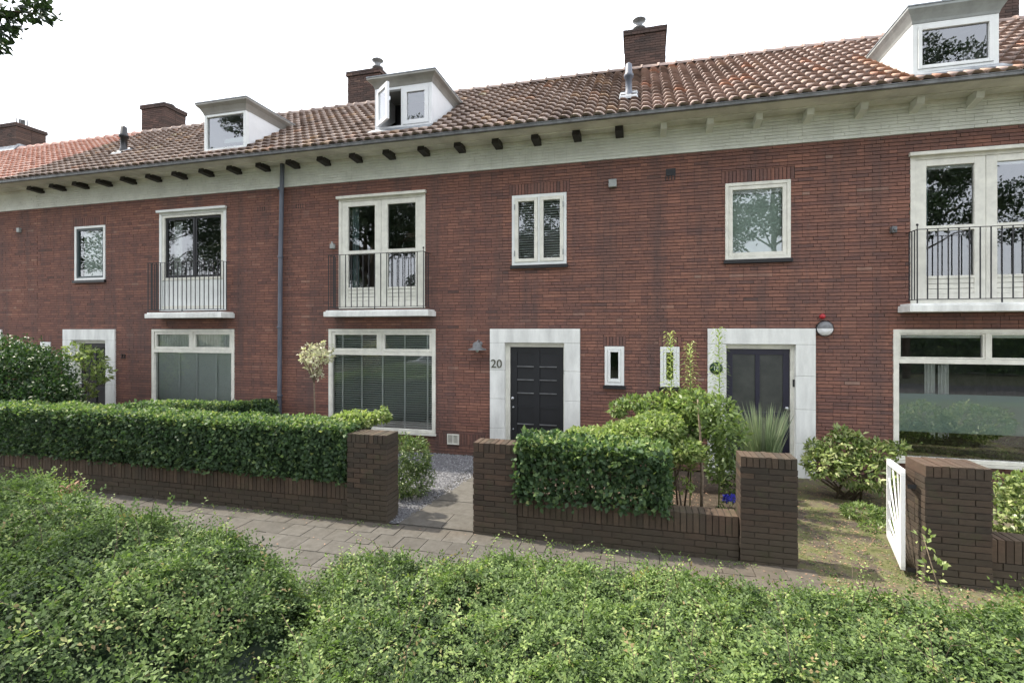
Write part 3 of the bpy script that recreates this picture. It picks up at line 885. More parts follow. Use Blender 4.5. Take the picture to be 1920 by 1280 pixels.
def house(name, x0, x1, ax, s, styles, tiles, label, band_smooth=False, rafters='dark', special=None, seed=1, dorm=None, zo=0.0, skip=()):
    """terrace house between x0 and x1. Openings are given for the s=+1 plan measured from ax and mirrored about ax for s=-1"""
    h = empty(name, ((x0+x1)/2, 0, 0), label, 'house', 'terraced brick houses of the row')
    o = {k: mir(*v, s, 0) for k, v in PLAN.items()}
    def X(k): return (o[k][0]+ax, o[k][1]+ax)
    fw, bd, ds, sw, sl = X('front'), X('french'), X('surround'), X('small'), X('slit')
    fw, bd, ds, sw, sl = [tuple(styles.get('x_'+n, v)) for n, v in (('front', fw), ('french', bd), ('surround', ds), ('small', sw), ('slit', sl))]
    zf = styles.get('zf', (.39, 2.44)); zb = styles.get('zb', (2.86, 5.15)); zs = styles.get('zs', (3.63, 4.94)); zd = 2.44
    holes = [(fw[0], fw[1], *zf), (bd[0], bd[1], *zb), (ds[0]+.02, ds[1]-.02, 0, zd-.02), (sw[0], sw[1], *zs), (sl[0], sl[1], 1.43, 2.125)]
    sol = [(sw[0]-.06, sw[1]+.06, zs[1]+.005, zs[1]+.215), (sl[0]-.03, sl[1]+.03, 2.13, 2.30), (fw[1]+.05 if s > 0 else fw[1]+.1, ds[0]-.05 if s > 0 else x1-.05, .20, .41)]
    sol = [q for q in sol if q[1]-q[0] > .1]
    zw = 5.47
    mb = MB()
    wall_sheet(mb, x0, x1, 0, zw, holes, .011, .28)
    facade_bricks(mb, x0, x1, 0, zw, holes, sol, seed=seed)
    wall = mb.build('wall', M['brick'], h)
    # air bricks: open perpends
    ab = MB()
    for bx in styles.get('air', []):
        for i in range(4): ab.box(bx+i*.055, bx+i*.055+.012, -.004, .004, 5.0, 5.09)
    if ab.v: ab.build('air_brick', M['black'], wall)
    bm = MB()
    facade_bricks(bm, x0, x1, zw+.002, 5.905, [], y=-.012, seed=seed+9, g=.007 if not band_smooth else .002)
    bm.poly([(x0, .002, zw), (x1, .002, zw), (x1, .002, 5.94), (x0, .002, 5.94)]).poly([(x0, -.012, zw), (x1, -.012, zw), (x1, .01, zw), (x0, .01, zw)][::-1])
    bm.build('painted_band', M['band'], h)
    # eaves
    e = MB(); e.box(x0, x1, -.585, -.0, 5.94, 5.975); e.box(x0, x1, -.30, -.285, 5.92, 5.939); e.box(x0, x1, -.04, -.0125, 5.89, 5.939)
    e.build('soffit', M['soffit'], h)
    g = MB(); gp = [(-.588, 6.003), (-.588, 5.956), (-.60, 5.944), (-.625, 5.942), (-.642, 5.950), (-.648, 5.988), (-.656, 5.994), (-.656, 6.002), (-.644, 6.002), (-.634, 5.956), (-.600, 5.956), (-.596, 6.003)]
    for (a, b), (c, d) in zip(gp, gp[1:] + gp[:1]): g.poly([(x0, a, b), (x1, a, b), (x1, c, d), (x0, c, d)])
    g.build('gutter', M['zinc'], h)
    # rafter ends under the soffit
    first = None
    xr = RAFT0 + math.ceil((x0+.05-RAFT0)/.742)*.742
    while xr < x1-.05:
        if rafters == 'white' and xr > 13.9: break
        if first is None:
            r = MB()
            if rafters == 'dark':
                r.hexa([(xr-.068, -.32, 5.85), (xr+.068, -.32, 5.85), (xr+.068, .0, 5.83), (xr-.068, .0, 5.83)],
                       [(xr-.068, -.30, 5.938), (xr+.068, -.30, 5.938), (xr+.068, .0, 5.938), (xr-.068, .0, 5.938)])
            else:
                r.hexa([(xr-.05, -.25, 5.83), (xr+.05, -.25, 5.83), (xr+.05, .0, 5.77), (xr-.05, .0, 5.77)],
                       [(xr-.05, -.27, 5.938), (xr+.05, -.27, 5.938), (xr+.05, .0, 5.938), (xr-.05, .0, 5.938)])
            first = r.build('rafter_end', M['rafter_dark' if rafters == 'dark' else 'band'], h); fx = xr
        elif rafters != 'none':
            cpy = first.copy(); C.objects.link(cpy); cpy.parent = h; cpy.location = (xr-fx, 0, 0)
        xr += .742
    # windows and doors
    front_window(h, *fw, *zf, styles['front'])
    balcony_door(h, *bd, *zb, styles['french'])
    balcony(h, *styles['slab'], 2.785, *styles['rail'], styles['french'] == 'right')
    small_window(h, *sw, *zs, styles['small'])
    small_window(h, *sl, 1.43, 2.125, 'slit')
    dx = styles['leaf']
    surround(h, *ds, zd, *dx, 2.10)
    front_door(h, dx[0]+.006, dx[1]-.006, 2.094, styles['door'], styles.get('knob_left', True))
    # roof
    hl = []
    if dorm: hl = [(dorm['x'][0]+.03, dorm['x'][1]-.03, dorm['y']-.08, EY + (dorm['z']-EZ)/TS)]
    roof_tiles(h, x0, x1, M[tiles], hl, special, seed)
    rb = MB()
    sh = [(a, b, (yl-EY)/uy, (yh-EY)/uy) for a, b, yl, yh in hl]
    for p in minus((x0, x1, 0, SL), sh):
        rb.poly([rp(p[0], p[2], -.01), rp(p[1], p[2], -.01), rp(p[1], p[3], -.01), rp(p[0], p[3], -.01)])
    rb.poly([(x0, RY, RZ), (x1, RY, RZ), (x1, 6.25, EZ), (x0, 6.25, EZ)])
    rb.build('roof_deck', M['bark'], h)
    ridge(h, x0, x1, M[tiles])
    if dorm: dormer(h, *dorm['x'], dorm['y'], dorm['z'], dorm['style'], dorm.get('flare', .2), dorm.get('cm', 'bright'), dorm.get('km', 'taupe'), dorm.get('ch', .16))
    # rooms behind the glass
    rm = MB()
    wall_sheet(rm, x0, x1, 0, 5.95, holes, .29, 0)
    for xx in (x0+.02, x1-.02): rm.poly([(xx, .03, 0), (xx, 6.2, 0), (xx, 6.2, 5.98), (xx, .03, 5.98)])
    for z in (.005, 2.62, 2.80, 5.97): rm.poly([(x0, .03, z), (x1, .03, z), (x1, 6.2, z), (x0, 6.2, z)])
    rm.poly([(x0, 4.2, 0), (x1, 4.2, 0), (x1, 4.2, 5.97), (x0, 4.2, 5.97)]); rm.poly([(x0, 6.2, 0), (x1, 6.2, 0), (x1, 6.2, 6.0), (x0, 6.2, 6.0)])
    rm.build('room', M['wall_in'], h)
    return h

PLAN = dict(front=(1.12, 3.52), french=(1.36, 3.30), surround=(4.64, 6.35), small=(5.07, 6.10), slit=(6.79, 7.13))
RAFT0 = .375
XL = -7.25; W = 7.42

h20 = house('brick_house', 0, W, 0, 1,
    dict(front='mid', french='mid', small='casements', door='panel', leaf=(5.015, 6.035), slab=(1.25, 3.53), rail=(1.33, 3.40), air=[.32]),
    'tile_brown', 'middle terrace house with charcoal front door and the number 20 beside it', seed=2,
    dorm=dict(x=(2.19, 3.44), y=0.0, z=7.36, style='open', flare=.12, ch=.125))
hL = house('brick_house', XL, 0, 0, -1,
    dict(front='left', french='left', small='green', door='dark', leaf=(-5.90, -5.0), slab=(-3.35, -1.25), rail=(-3.32, -1.40), air=[-.65],
         x_front=(-3.58, -1.26), x_french=(-3.36, -1.48), x_surround=(-6.35, -4.68), x_small=(-5.98, -5.0)),
    'tile_brown', 'terrace house left of the drainpipe with light blinds and weathered brown roof', seed=3,
    dorm=dict(x=(-1.93, -.82), y=-.15, z=7.22, style='plain', flare=.12))
def sp_right(x, y, t, rnd):
    if 11.05 < x < 11.36 and y < 1.2: return rnd.uniform(.93, .96)
    if x > 11.2 and y < -.1 and rnd.random() < .15: return .95
    return t
hR = house('brick_house', W, 2*W, 2*W, -1,
    dict(front='right', french='right', small='plain', door='glazed', leaf=(8.83, 9.81), slab=(11.31, 13.62), rail=(11.43, 13.52), knob_left=False,
         x_front=(11.25, 13.70), x_french=(11.48, 13.43), x_surround=(8.52, 10.16), x_small=(8.80, 9.80), x_slit=(7.745, 8.065), zf=(.39, 2.425), zb=(2.82, 5.14), zs=(3.60, 4.89)),
    'tile_pink', 'right-hand terrace house with navy glazed door and frosted film across its front window', seed=4, rafters='white', special=sp_right,
    dorm=dict(x=(11.40, 12.48), y=-.24, z=7.10, style='sash', flare=.10, cm='bright', km='grey_plastic'))
hF = house('brick_house', 2*XL-.2, XL, -2*W, 1,
    dict(front='far', french='mid', small='plain', door='dark', leaf=(-9.82, -8.8), slab=(-13.6, -11.2), rail=(-13.5, -11.3),
         x_front=(-13.7, -11.4), x_french=(-13.4, -11.5), x_surround=(-10.16, -8.49), x_small=(-9.8, -8.8), x_slit=(-8.06, -7.74)),
    'tile_orange', 'terrace house at the far left end under bright orange roof tiles', band_smooth=True, seed=5, rafters='none',
    dorm=dict(x=(-13.35, -12.2), y=-.10, z=7.15, style='plain', flare=.12))
for o in list(hF.children):
    if o.name.startswith('rafter_end'): bpy.data.objects.remove(o)

chimney(hL, -7.60, -6.69, 2.95, 3.68, 9.40, 'flat', 11)
chimney(h20, -.35, .63, 2.95, 3.68, 9.48, 'steel', 21)
chimney(hR, 7.05, 7.98, 2.95, 3.68, 9.48, 'steel', 31)
chimney(hR, 13.75, 14.66, 2.95, 3.68, 9.55, None, 41)
chimney(hF, -14.2, -12.7, 2.75, 3.6, 9.35, 'cage', 51)

# flue terminals through the tiles
def flue(h, x, y, ztop, m, r=.06):
    zb = roof_z(y); k = MB(); H = ztop-zb
    k.lathe((x, y, zb), [(r*1.5, -.02), (r*1.3, .10), (r, .14), (r, H*.55), (r*1.45, H*.58), (r*1.45, H*.66), (r*1.1, H*.70), (r*.95, H*.95), (r*.3, H)], 16)
    f = k.build('roof_flue', M[m], h)
    MB().hexa([(x-.17, y-.22, roof_z(y-.22)+.06), (x+.17, y-.22, roof_z(y-.22)+.06), (x+.17, y+.15, roof_z(y+.15)+.06), (x-.17, y+.15, roof_z(y+.15)+.06)],
              [(x-.15, y-.20, roof_z(y-.2)+.10), (x+.15, y-.20, roof_z(y-.2)+.10), (x+.15, y+.13, roof_z(y+.13)+.10), (x-.15, y+.13, roof_z(y+.13)+.10)]).build('flashing', M['lead'], f)
flue(hL, -5.38, .72, 7.64, 'black', .075)
flue(h20, 7.20, .42, 7.38, 'pipe', .06)

# drainpipe
dp = MB(); dp.tube([(.06, -.10, 5.975), (.045, -.085, 5.80), (-.005, -.075, 3.9), (-.03, -.075, 1.1), (-.03, -.075, .02)], .045, 12)
pipe = dp.build('drainpipe', M['pipe'], h20)
pb = MB()
for z in (5.4, 3.95, 2.45, 1.0): pb.lathe((-.005 if z > 3 else -.025, -.075, z), [(.045, 0), (.056, .005), (.056, .05), (.045, .055)], 12)
pb.build('pipe_bracket', M['pipe'], pipe)

# numbers and small fittings
t = text_mesh('house_number', '20', .225, (4.775, -.045, 1.775), M['number'], h20, .008)
tL = text_mesh('house_number', '22', .15, (-4.44, -.012, 1.80), M['black'], hL, .008)
pq = MB(); pq.lathe((8.652, -.036, 1.77), [(.105, 0), (.105, .008), (.098, .013), (0, .016)], 28, 'y')
plq = pq.build('number_plaque', M['plaque'], hR)
text_mesh('digits', '18', .10, (8.652, -.054, 1.765), M['pale'], plq, .002, 1.1)
bell = MB().box(9.845, 9.885, .035, .055, 1.48, 1.60).build('doorbell', M['black'], hR)
MB().box(6.045, 6.065, .035, .055, 1.60, 1.68).build('doorbell', M['black'], h20)
pl = MB()
for i in range(4): pl.box(7.83+i*.05, 7.845+i*.05, -.012, -.002, 5.02, 5.10)
pl.box(7.84, 8.0, -.014, -.002, 5.10, 5.22); pl.build('vent_brick', M['black'], hR)

def wall_thing(name, loc, label, cat, parts):
    h = empty(name, loc, label, cat)
    for nm, mb, m in parts: mb.build(nm, M[m], h)
    return h
# barn lamp
bl = MB(); x, y, z = 4.44, -.19, 2.04
bl.lathe((x, y, z), [(0, .165), (.035, .16), (.07, .135), (.085, .10), (.088, .05), (.165, .022), (.175, .008), (.172, .002), (.10, .022), (.05, .03)], 28)
arm = MB().tube([(4.44, -.004, 2.16), (4.44, -.10, 2.23), (4.44, -.19, 2.20)], .012, 8); arm.lathe((4.44, -.002, 2.16), [(.045, 0), (.045, .015), (0, .02)], 14, 'y')
bulb = MB().lathe((x, y, z-.03), [(0, -.01), (.02, 0), (.03, .02), (.02, .05)], 10)
wall_thing('wall_lamp', (4.44, 0, 2.1), 'grey metal barn style lamp with wide round shade beside the number 20 door', 'lamp', [('shade', bl, 'zinc'), ('bracket', arm, 'zinc'), ('bulb', bulb, 'pale')])
x, z = 10.29, 2.44
b1 = MB().lathe((x, -.002, z), [(.125, 0), (.13, .03), (.12, .045)], 28, 'y')
lo = MB(); up = MB()
for mb, s in ((lo, -1), (up, 1)):
    prof = [(.118, .045), (.10, .075), (.06, .098), (0, .105)]; n = 16
    for (r0, h0), (r1, h1) in zip(prof[:-1], prof[1:]):
        for k in range(n):
            a0 = math.pi*k/n; a1 = math.pi*(k+1)/n
            mb.poly([(x+r0*math.cos(a0), -h0, z+s*r0*math.sin(a0)), (x+r0*math.cos(a1), -h0, z+s*r0*math.sin(a1)), (x+r1*math.cos(a1), -h1, z+s*r1*math.sin(a1)), (x+r1*math.cos(a0), -h1, z+s*r1*math.sin(a0))], smooth=True)
wall_thing('wall_lamp', (x, 0, z), 'round bulkhead lamp with grey upper half just right of the navy door surround', 'lamp', [('base', b1, 'black'), ('diffuser', lo, 'bright'), ('hood', up, 'zinc')])
al = MB().lathe((10.26, -.002, 2.635), [(.042, 0), (.042, .03), (.034, .05), (0, .058)], 18, 'y')
o = al.build('alarm_light', M['red'], loc=(10.26, 0, 2.635)); tag(o, 'small red alarm light on the brick wall above the round lamp', 'alarm')
o = MB().box(6.86, 7.0, -.07, -.002, 4.96, 5.10).build('junction_box', M['grey_plastic'], loc=(6.93, 0, 5.03), bevel=.01); tag(o, 'pale square plastic box high on the wall between the upper windows', 'box')
o = MB().box(-7.9, -7.80, -.06, -.002, 4.90, 5.01).build('junction_box', M['grey_plastic'], loc=(-7.85, 0, 4.95), bevel=.01); tag(o, 'small pale box on the wall at the far left of the row', 'box')
vg = MB(); rframe(vg, 3.77, 4.01, .20, .40, .02, -.03, -.002); vg.box(3.88, 3.90, -.028, -.002, .22, .38)
vs = MB()
for a in (3.79, 3.90):
    for i in range(7): vs.box(a+.006+i*.014, a+.012+i*.014, -.02, -.004, .22, .38)
wall_thing('vent_grille', (3.89, 0, .3), 'cream double vent grille low on the wall beside the big window', 'vent', [('frame', vg, 'cream'), ('slats', vs, 'cream')])
o = MB().box(1.20, 1.28, -.09, -.002, 4.10, 4.20).box(1.215, 1.245, -.07, -.03, 4.2005, 4.25).build('sensor', M['grey_plastic'], loc=(1.24, 0, 4.15), bevel=.008); tag(o, 'small white sensor box fixed left of the middle balcony doors', 'sensor')
o = MB().box(11.20, 11.27, -.09, -.002, 3.93, 4.03).box(11.215, 11.255, -.12, -.09, 3.96, 3.995).build('sensor', M['zinc'], loc=(11.235, 0, 3.98), bevel=.008); tag(o, 'small grey sensor fixed left of the right-hand balcony railing', 'sensor')

# ------------------------------------------------------------------ ground
def sheet(name, pts, z, m, kind='structure', label=None, cat=None):
    o = MB().poly([(x, y, z) for x, y in pts]).build(name, M[m])
    tag(o, label, cat, kind=kind); return o
sheet('ground', [(-400, -400), (400, -400), (400, 400), (-400, 400)], -.03, 'ground')
sheet('garden_soil', [(-20, -3.45), (18, -3.45), (18, .0), (-20, .0)], -.018, 'soil')
sheet('street', [(-60, -17.5), (60, -17.5), (60, -11.5), (-60, -11.5)], -.02, 'asphalt')
sheet('bed_soil', [(-20, -10.2), (20, -10.2), (20, -4.6), (-20, -4.6)], -.012, 'soil')
# moss grown path and forecourt of the right-hand house: uneven sheet
mb = MB(); nx, ny = 90, 46
X0_, X1_, Y0_, Y1_ = 8.95, 14.8, -4.9, -.0
for i in range(nx+1):
    for j in range(ny+1):
        x = X0_ + (X1_-X0_)*i/nx; y = Y0_ + (Y1_-Y0_)*j/ny
        p = np.array([[x, y, 0]])
        mb.v.append((x, y, .002 + .012*float(lump(p*6)[0]) + .008*float(lump(p*17)[0])))
for i in range(nx):
    for j in range(ny):
        a = i*(ny+1)+j; mb.f.append((a, a+ny+1, a+ny+2, a+1)); mb.t.append(.5); mb.sm.append(True)
tag(mb.build('garden_path', M['moss_path']), kind='structure')
# pavement of concrete tiles
pv = MB(); rnd = random.Random(4)
pv.box(-20, 18, -5.55, -3.45, -.05, -.006, .15)
T = .30
y = -5.55; r = 0
while y < -3.46:
    x = -20 + (T/2 if r % 2 else 0)
    y1 = min(y+T, -3.45)
    while x < (9.0 if y1 > -4.95 else 18):
        tl = rnd.uniform(-.003, .003)
        z = .006 + rnd.uniform(-.002, .002)
        pv.hexa([(x+.003, y+.003, -.005), (x+T-.003, y+.003, -.005), (x+T-.003, y1-.003, -.005), (x+.003, y1-.003, -.005)],
                [(x+.004, y+.004, z+tl), (x+T-.004, y+.004, z-tl), (x+T-.004, y1-.004, z-tl), (x+.004, y1-.004, z+tl)], rnd.uniform(.2, .9))
        x += T
    y += T; r += 1
tag(pv.build('pavement', M['slab']), kind='structure')
# path of larger slabs to the number 20 door
pp = MB(); pp.box(4.50, 5.62, -3.449, -.06, -.05, .000, .1); S_ = .56; y = -3.42; r = 0
while y < -.1:
    y1 = min(y+.46, -.06)
    xs = 4.50 + .055*r
    cuts = [xs, xs+.56, 5.64+.0*r] if r % 2 == 0 else [xs, xs+.80, 5.64]
    for a, b in zip(cuts[:-1], cuts[1:]):
        pp.box(a+.004, b-.004, y+.004, y1-.004, -.02, .014+rnd.uniform(-.003, .003), rnd.uniform(.55, 1))
    y = y1; r += 1
tag(pp.build('path', M['slab']), kind='structure')
# gravel: many small stones
def gravel(x0, x1, y0, y1, n, keep):
    P = np.stack([rng.uniform(x0, x1, n), rng.uniform(y0, y1, n), rng.uniform(0, .016, n)], 1); P = P[keep(P)]
    n = len(P); base = np.array([[1, 0, 0], [0, 1, 0], [-1, 0, 0], [0, -1, 0], [0, 0, 1]], float)
    s = rng.uniform(.007, .017, n)[:, None, None]; a = rng.uniform(0, 6.28, n)
    ca, sa = np.cos(a), np.sin(a)
    V = np.repeat(base[None], n, 0) * rng.uniform(.6, 1.2, (n, 5, 1))
    X = V[..., 0]*ca[:, None] - V[..., 1]*sa[:, None]; Y = V[..., 0]*sa[:, None] + V[..., 1]*ca[:, None]
    V = np.stack([X, Y, V[..., 2]*.7], -1)*s + P[:, None]
    F = np.array([[0, 1, 4], [1, 2, 4], [2, 3, 4], [3, 0, 4]])
    F = (F[None] + (np.arange(n)*5)[:, None, None]).reshape(-1, 3)
    me = bpy.data.meshes.new('gravel'); me.from_pydata(V.reshape(-1, 3).tolist(), [], F.tolist())
    at = me.attributes.new('tone', 'FLOAT', 'FACE'); at.data.foreach_set('value', np.repeat(np.clip(rng.normal(.5, .25, n), 0, 1), 4).astype(np.float32))
    me.materials.append(M['gravel'])
    o = bpy.data.objects.new('gravel', me); C.objects.link(o)
    return tag(o, 'grey gravel covering the front garden beside the slab path', 'gravel', kind='stuff')
gravel(.2, 4.95, -3.4, -.03, 42000, lambda P: (P[:, 0] < 4.50 + .055*(P[:, 1]+3.42)/.46 + .01) & (P[:, 0] > 1.2))
sheet('gravel_bed', [(.3, -3.4), (4.6, -3.4), (4.9, -.03), (.3, -.03)], -.004, 'gravel')

# ------------------------------------------------------------------ garden walls
def garden_wall(loc, label, low, pillars, seed):
    h = empty('garden_wall', loc, label, 'garden wall', 'low brick garden walls along the pavement')
    for i, (a, b) in enumerate(low):
        mb = MB(); y0, y1 = -3.42, -3.20
        brick_block(mb, a, b, y0, y1, -.03, .245, seed=seed+i, soldier=False)
        n = int(round((b-a)/.064)); w = (b-a)/n; rd = random.Random(seed)
        mb.box(a, b, y0+.008, y1-.008, .245, .45, 0)
        for k in range(n):
            j = rd.uniform(-.004, .004); mb.box(a+k*w+.005, a+(k+1)*w-.005, y0-.004+j, y1+.004, .249, .459+j*.8, bt(rd.gauss(.72, .22)))
        mb.build('low_wall', M['brick_dark'], h)
    for i, (a, b, y0, y1, z) in enumerate(pillars):
        mb = MB(); brick_block(mb, a, b, y0, y1, -.03, z, seed=seed+20+i, mu=.38)
        mb.build('pillar', M['brick_dark'], h)
    return h
gw1 = garden_wall((-1, -3.3, 0), 'long low brown brick wall under the long hedge, ending in one square pillar', [(-9, 3.80)], [(3.80, 4.36, -3.46, -3.16, 1.10)], 1)
gw2 = garden_wall((7.2, -3.3, 0), 'short brick wall between two tall pillars in the middle, left of the white gate', [(6.02, 8.40)], [(5.49, 6.02, -3.46, -3.20, 1.08), (8.41, 8.945, -3.46, -3.20, 1.105)], 50)
gw3 = garden_wall((11.5, -3.3, 0), 'dark brick wall and pillar at the right edge, right of the white gate', [(10.56, 14.2)], [(10.03, 10.56, -3.47, -3.10, 1.12)], 90)

# white sunburst gate standing open into the garden
def gate():
    hx, hy = 9.895, -3.36; ex, ey = 10.13, -2.52
    h = empty('garden_gate', (hx, hy, 0), 'white painted wooden gate with sunburst bars, standing open against the right pillar', 'gate')
    L = math.hypot(ex-hx, ey-hy); ux, uy_ = (ex-hx)/L, (ey-hy)/L
    def bar(mb, p, q, w, t=.018):
        (a, z0), (b, z1) = p, q
        d = Vector((b-a, z1-z0)).normalized(); n = Vector((-d.y, d.x))*w/2
        cs = [(a+n.x, z0+n.y), (a-n.x, z0-n.y), (b-n.x, z1-n.y), (b+n.x, z1+n.y)]
        f = lambda s, off: [(hx+ux*c[0]-uy_*s*t, hy+uy_*c[0]+ux*s*t, c[1]) for c in cs]
        mb.hexa(f(-1, 0), f(1, 0))
    zb, zt = .10, 1.02; fr = MB()
    bar(fr, (.0, zb), (.0, zt), .045, .018); bar(fr, (L, zb), (L, zt-.10), .05, .018)
    bar(fr, (-.02, zb), (L+.02, zb), .06, .0175); bar(fr, (-.02, zt+.0), (L+.02, zt-.10), .06, .0175)
    fr.build('frame', M['bright'], h)
    br = MB()
    for p in ((.30, zt-.06), (.60, zt-.10), (L-.03, .74), (L-.03, .48), (L-.03, .27)):
        bar(br, (.05, zb+.04), p, .015, .006)
    br.build('bars', M['bright'], h)
    MB().box(hx+.03, hx+.10, hy-.03, hy-.02, .06, .10).build('hinge', M['iron'], h)
    MB().box(hx+.03, hx+.10, hy-.03, hy-.02, .87, .91).build('hinge', M['iron'], h)
gate()

# ------------------------------------------------------------------ hedges
def hedge(name, x0, x1, y0, y1, ztop, zbot, n, label, m='leaf_hedge', L=.062, sparse=False, slope=None, tone=.42, group=None, roughn=.05):
    """clipped hedge; ztop may be a function of x,y"""
    zt = ztop if callable(ztop) else (lambda x, y: np.full_like(x, ztop))
    h = empty(name, ((x0+x1)/2, (y0+y1)/2, 0), label, 'hedge', group)
    Ls, Ws, Hs = x1-x0, y1-y0, float(zt(np.array([(x0+x1)/2]), np.array([(y0+y1)/2]))[0])-zbot
    areas = np.array([Ls*Hs, Ls*Hs, Ls*Ws*1.5, Ws*Hs, Ws*Hs]); cnt = (n*areas/areas.sum()).astype(int)
    Ps = []; Ds = []
    for f, k in enumerate(cnt):
        a, b = rng.uniform(0, 1, k), rng.uniform(0, 1, k); dep = np.abs(rng.normal(0, .055 if not sparse else .12, k))
        if f < 2:
            x = x0+a*Ls; yb = np.full(k, y0 if f == 0 else y1); z = zbot + b*(zt(x, yb)-zbot); d = np.tile([0, -1 if f == 0 else 1, 0], (k, 1)).astype(float)
            p = np.stack([x, yb, z], 1)
        elif f == 2:
            x = x0+a*Ls; y = y0+b*Ws; p = np.stack([x, y, zt(x, y)], 1); d = np.tile([0, 0, 1.0], (k, 1))
        else:
            y = y0+a*Ws; xx = np.full(k, x0 if f == 3 else x1); p = np.stack([xx, y, zbot+b*(zt(xx, y)-zbot)], 1); d = np.tile([-1.0 if f == 3 else 1.0, 0, 0], (k, 1))
        p = p + d*((lump(p, 2.2)*roughn) + lump(p, 6.5)*.022 - dep)[:, None]
        Ps.append(p); Ds.append(d)
    P = np.concatenate(Ps); D = np.concatenate(Ds); k = len(P)
    # round the long top edges a little
    A = D*.35 + np.array([0, 0, .25]) + rdir(k)*.9; N = D*.9 + rdir(k)*.5 + np.array([0, 0, .25])
    T = tone + rng.normal(size=k)*.15 + lump(P, 5)*.12 + .27*(D[:, 2] > .5)  # top leaves lighter: light falling on the hedge top put into the tone
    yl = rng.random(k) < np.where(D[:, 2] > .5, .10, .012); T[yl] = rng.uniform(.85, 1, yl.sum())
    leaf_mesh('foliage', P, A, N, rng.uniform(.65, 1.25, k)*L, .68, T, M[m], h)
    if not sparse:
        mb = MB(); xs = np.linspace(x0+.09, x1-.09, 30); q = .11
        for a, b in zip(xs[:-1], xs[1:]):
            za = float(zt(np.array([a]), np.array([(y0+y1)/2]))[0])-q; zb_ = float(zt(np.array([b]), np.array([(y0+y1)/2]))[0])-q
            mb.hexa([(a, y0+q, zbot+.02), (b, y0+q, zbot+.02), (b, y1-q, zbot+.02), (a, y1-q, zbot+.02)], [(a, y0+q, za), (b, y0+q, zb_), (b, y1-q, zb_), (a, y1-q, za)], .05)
        mb.build('shade_core', M[m], h)  # solid dark core: shade deep inside the hedge put into the colour
    st = MB(); rd = random.Random(3); x = x0+.15
    while sparse and x < x1-.1:
        yy = (y0+y1)/2 + rd.uniform(-.06, .06); top = Hs*.8+zbot
        st.tube([(x, yy, 0), (x+rd.uniform(-.05, .05), yy, top*.5), (x+rd.uniform(-.12, .12), yy+rd.uniform(-.1, .1), top)], [.016, .012, .006], 5)
        for _ in range(3):
            z0 = rd.uniform(.3, .8)*top; st.tube([(x, yy, z0), (x+rd.uniform(-.2, .2), yy+rd.uniform(-.2, .2), z0+.18)], [.007, .003], 4)
        st.build('stem', M['bark'], h); st = MB()
        x += .22
    return h
hedge('hedge', -9, 3.78, -3.46, -2.84, 1.175, .44, 62000, 'long clipped green hedge over the low wall left of the first brick pillar', L=.058)
hedge('hedge', 6.0, 7.72, -3.50, -2.95, lambda x, y: 1.17 - .03*(x-6), .40, 9000, 'short see-through hedge drooping over the middle wall beside its left pillar', sparse=True, L=.066)
def bz(x, y): return .98 + (-y)*.10
hedge('hedge', -.42, -.02, -3.1, -.12, lambda x, y: np.maximum(.93, .90 + (-y)*.12), .05, 12000, 'hedge between two gardens running from the drainpipe towards the street', L=.055)
# a sprig of bright leaves at the pillar end of the long hedge
def plant(name, loc, label, cat='plant', group=None): return empty(name, loc, label, cat, group)

h = plant('bright_shrub', (3.75, -2.95, 0), 'yellow green leafy tip of a shrub leaning over the first brick pillar', 'shrub')
blob_foliage('foliage', [((3.66, -3.02, 1.20), (.34, .18, .10)), ((3.98, -2.98, 1.24), (.16, .10, .07)), ((4.05, -2.98, 1.30), (.05, .05, .07))], 1300, .055, .62, M['leaf_light'], h, .65)
MB().tube([(3.55, -2.95, 0), (3.6, -2.95, .8), (3.9, -2.97, 1.2)], [.012, .009, .004], 6).build('stem', M['bark'], h)

# big round bush and the small tree behind it
h = plant('round_bush', (-5.3, -2.0, 0), 'big round dark green bush in the garden at the far left', 'bush')
blob_foliage('foliage', [((-5.5, -1.9, 1.30), (1.35, .95, .98)), ((-4.5, -1.9, 1.25), (.85, .8, .85)), ((-3.75, -2.0, .95), (.6, .6, .6)), ((-6.6, -2.0, 1.2), (1.0, .9, .85)), ((-5.2, -2.3, .6), (1.5, .7, .6)), ((-3.7, -2.3, .6), (.5, .5, .45))],
             46000, .07, .55, M['leaf_bush'], h, .45)
mb = MB()
for dx in (-.6, 0, .5): mb.tube([(-5.3+dx*.3, -2, 0), (-5.3+dx, -2, .9), (-5.3+dx*1.6, -2, 1.7)], [.04, .025, .01], 6)
mb.build('stem', M['bark'], h)
h = plant('small_tree', (-4.2, -.9, 0), 'slim young tree with pale green drooping leaves in front of the left door', 'tree')
blob_foliage('foliage', [((-4.55, -.9, 1.95), (.30, .2, .16)), ((-4.15, -.9, 1.78), (.28, .2, .20)), ((-3.85, -.9, 1.50), (.17, .15, .16)), ((-4.1, -.9, 1.35), (.18, .15, .13)), ((-4.3, -.9, 1.05), (.15, .12, .12))],
             620, .11, .42, M['leaf_light'], h, .62, up=.2)
mb = MB().tube([(-4.3, -.9, 0), (-4.32, -.9, 1.0), (-4.4, -.9, 1.9)], [.018, .013, .005], 6)
mb.tube([(-4.32, -.9, 1.2), (-4.1, -.9, 1.6), (-3.85, -.9, 1.62)], [.008, .005, .003], 5); mb.build('trunk', M['bark'], h)
h = plant('low_shrub', (-.25, -.55, 0), 'low dark leafy plant at the foot of the drainpipe', 'shrub')
blob_foliage('foliage', [((.15, -.7, .55), (.33, .3, .42))], 1500, .07, .6, M['leaf_hedge'], h, .4)

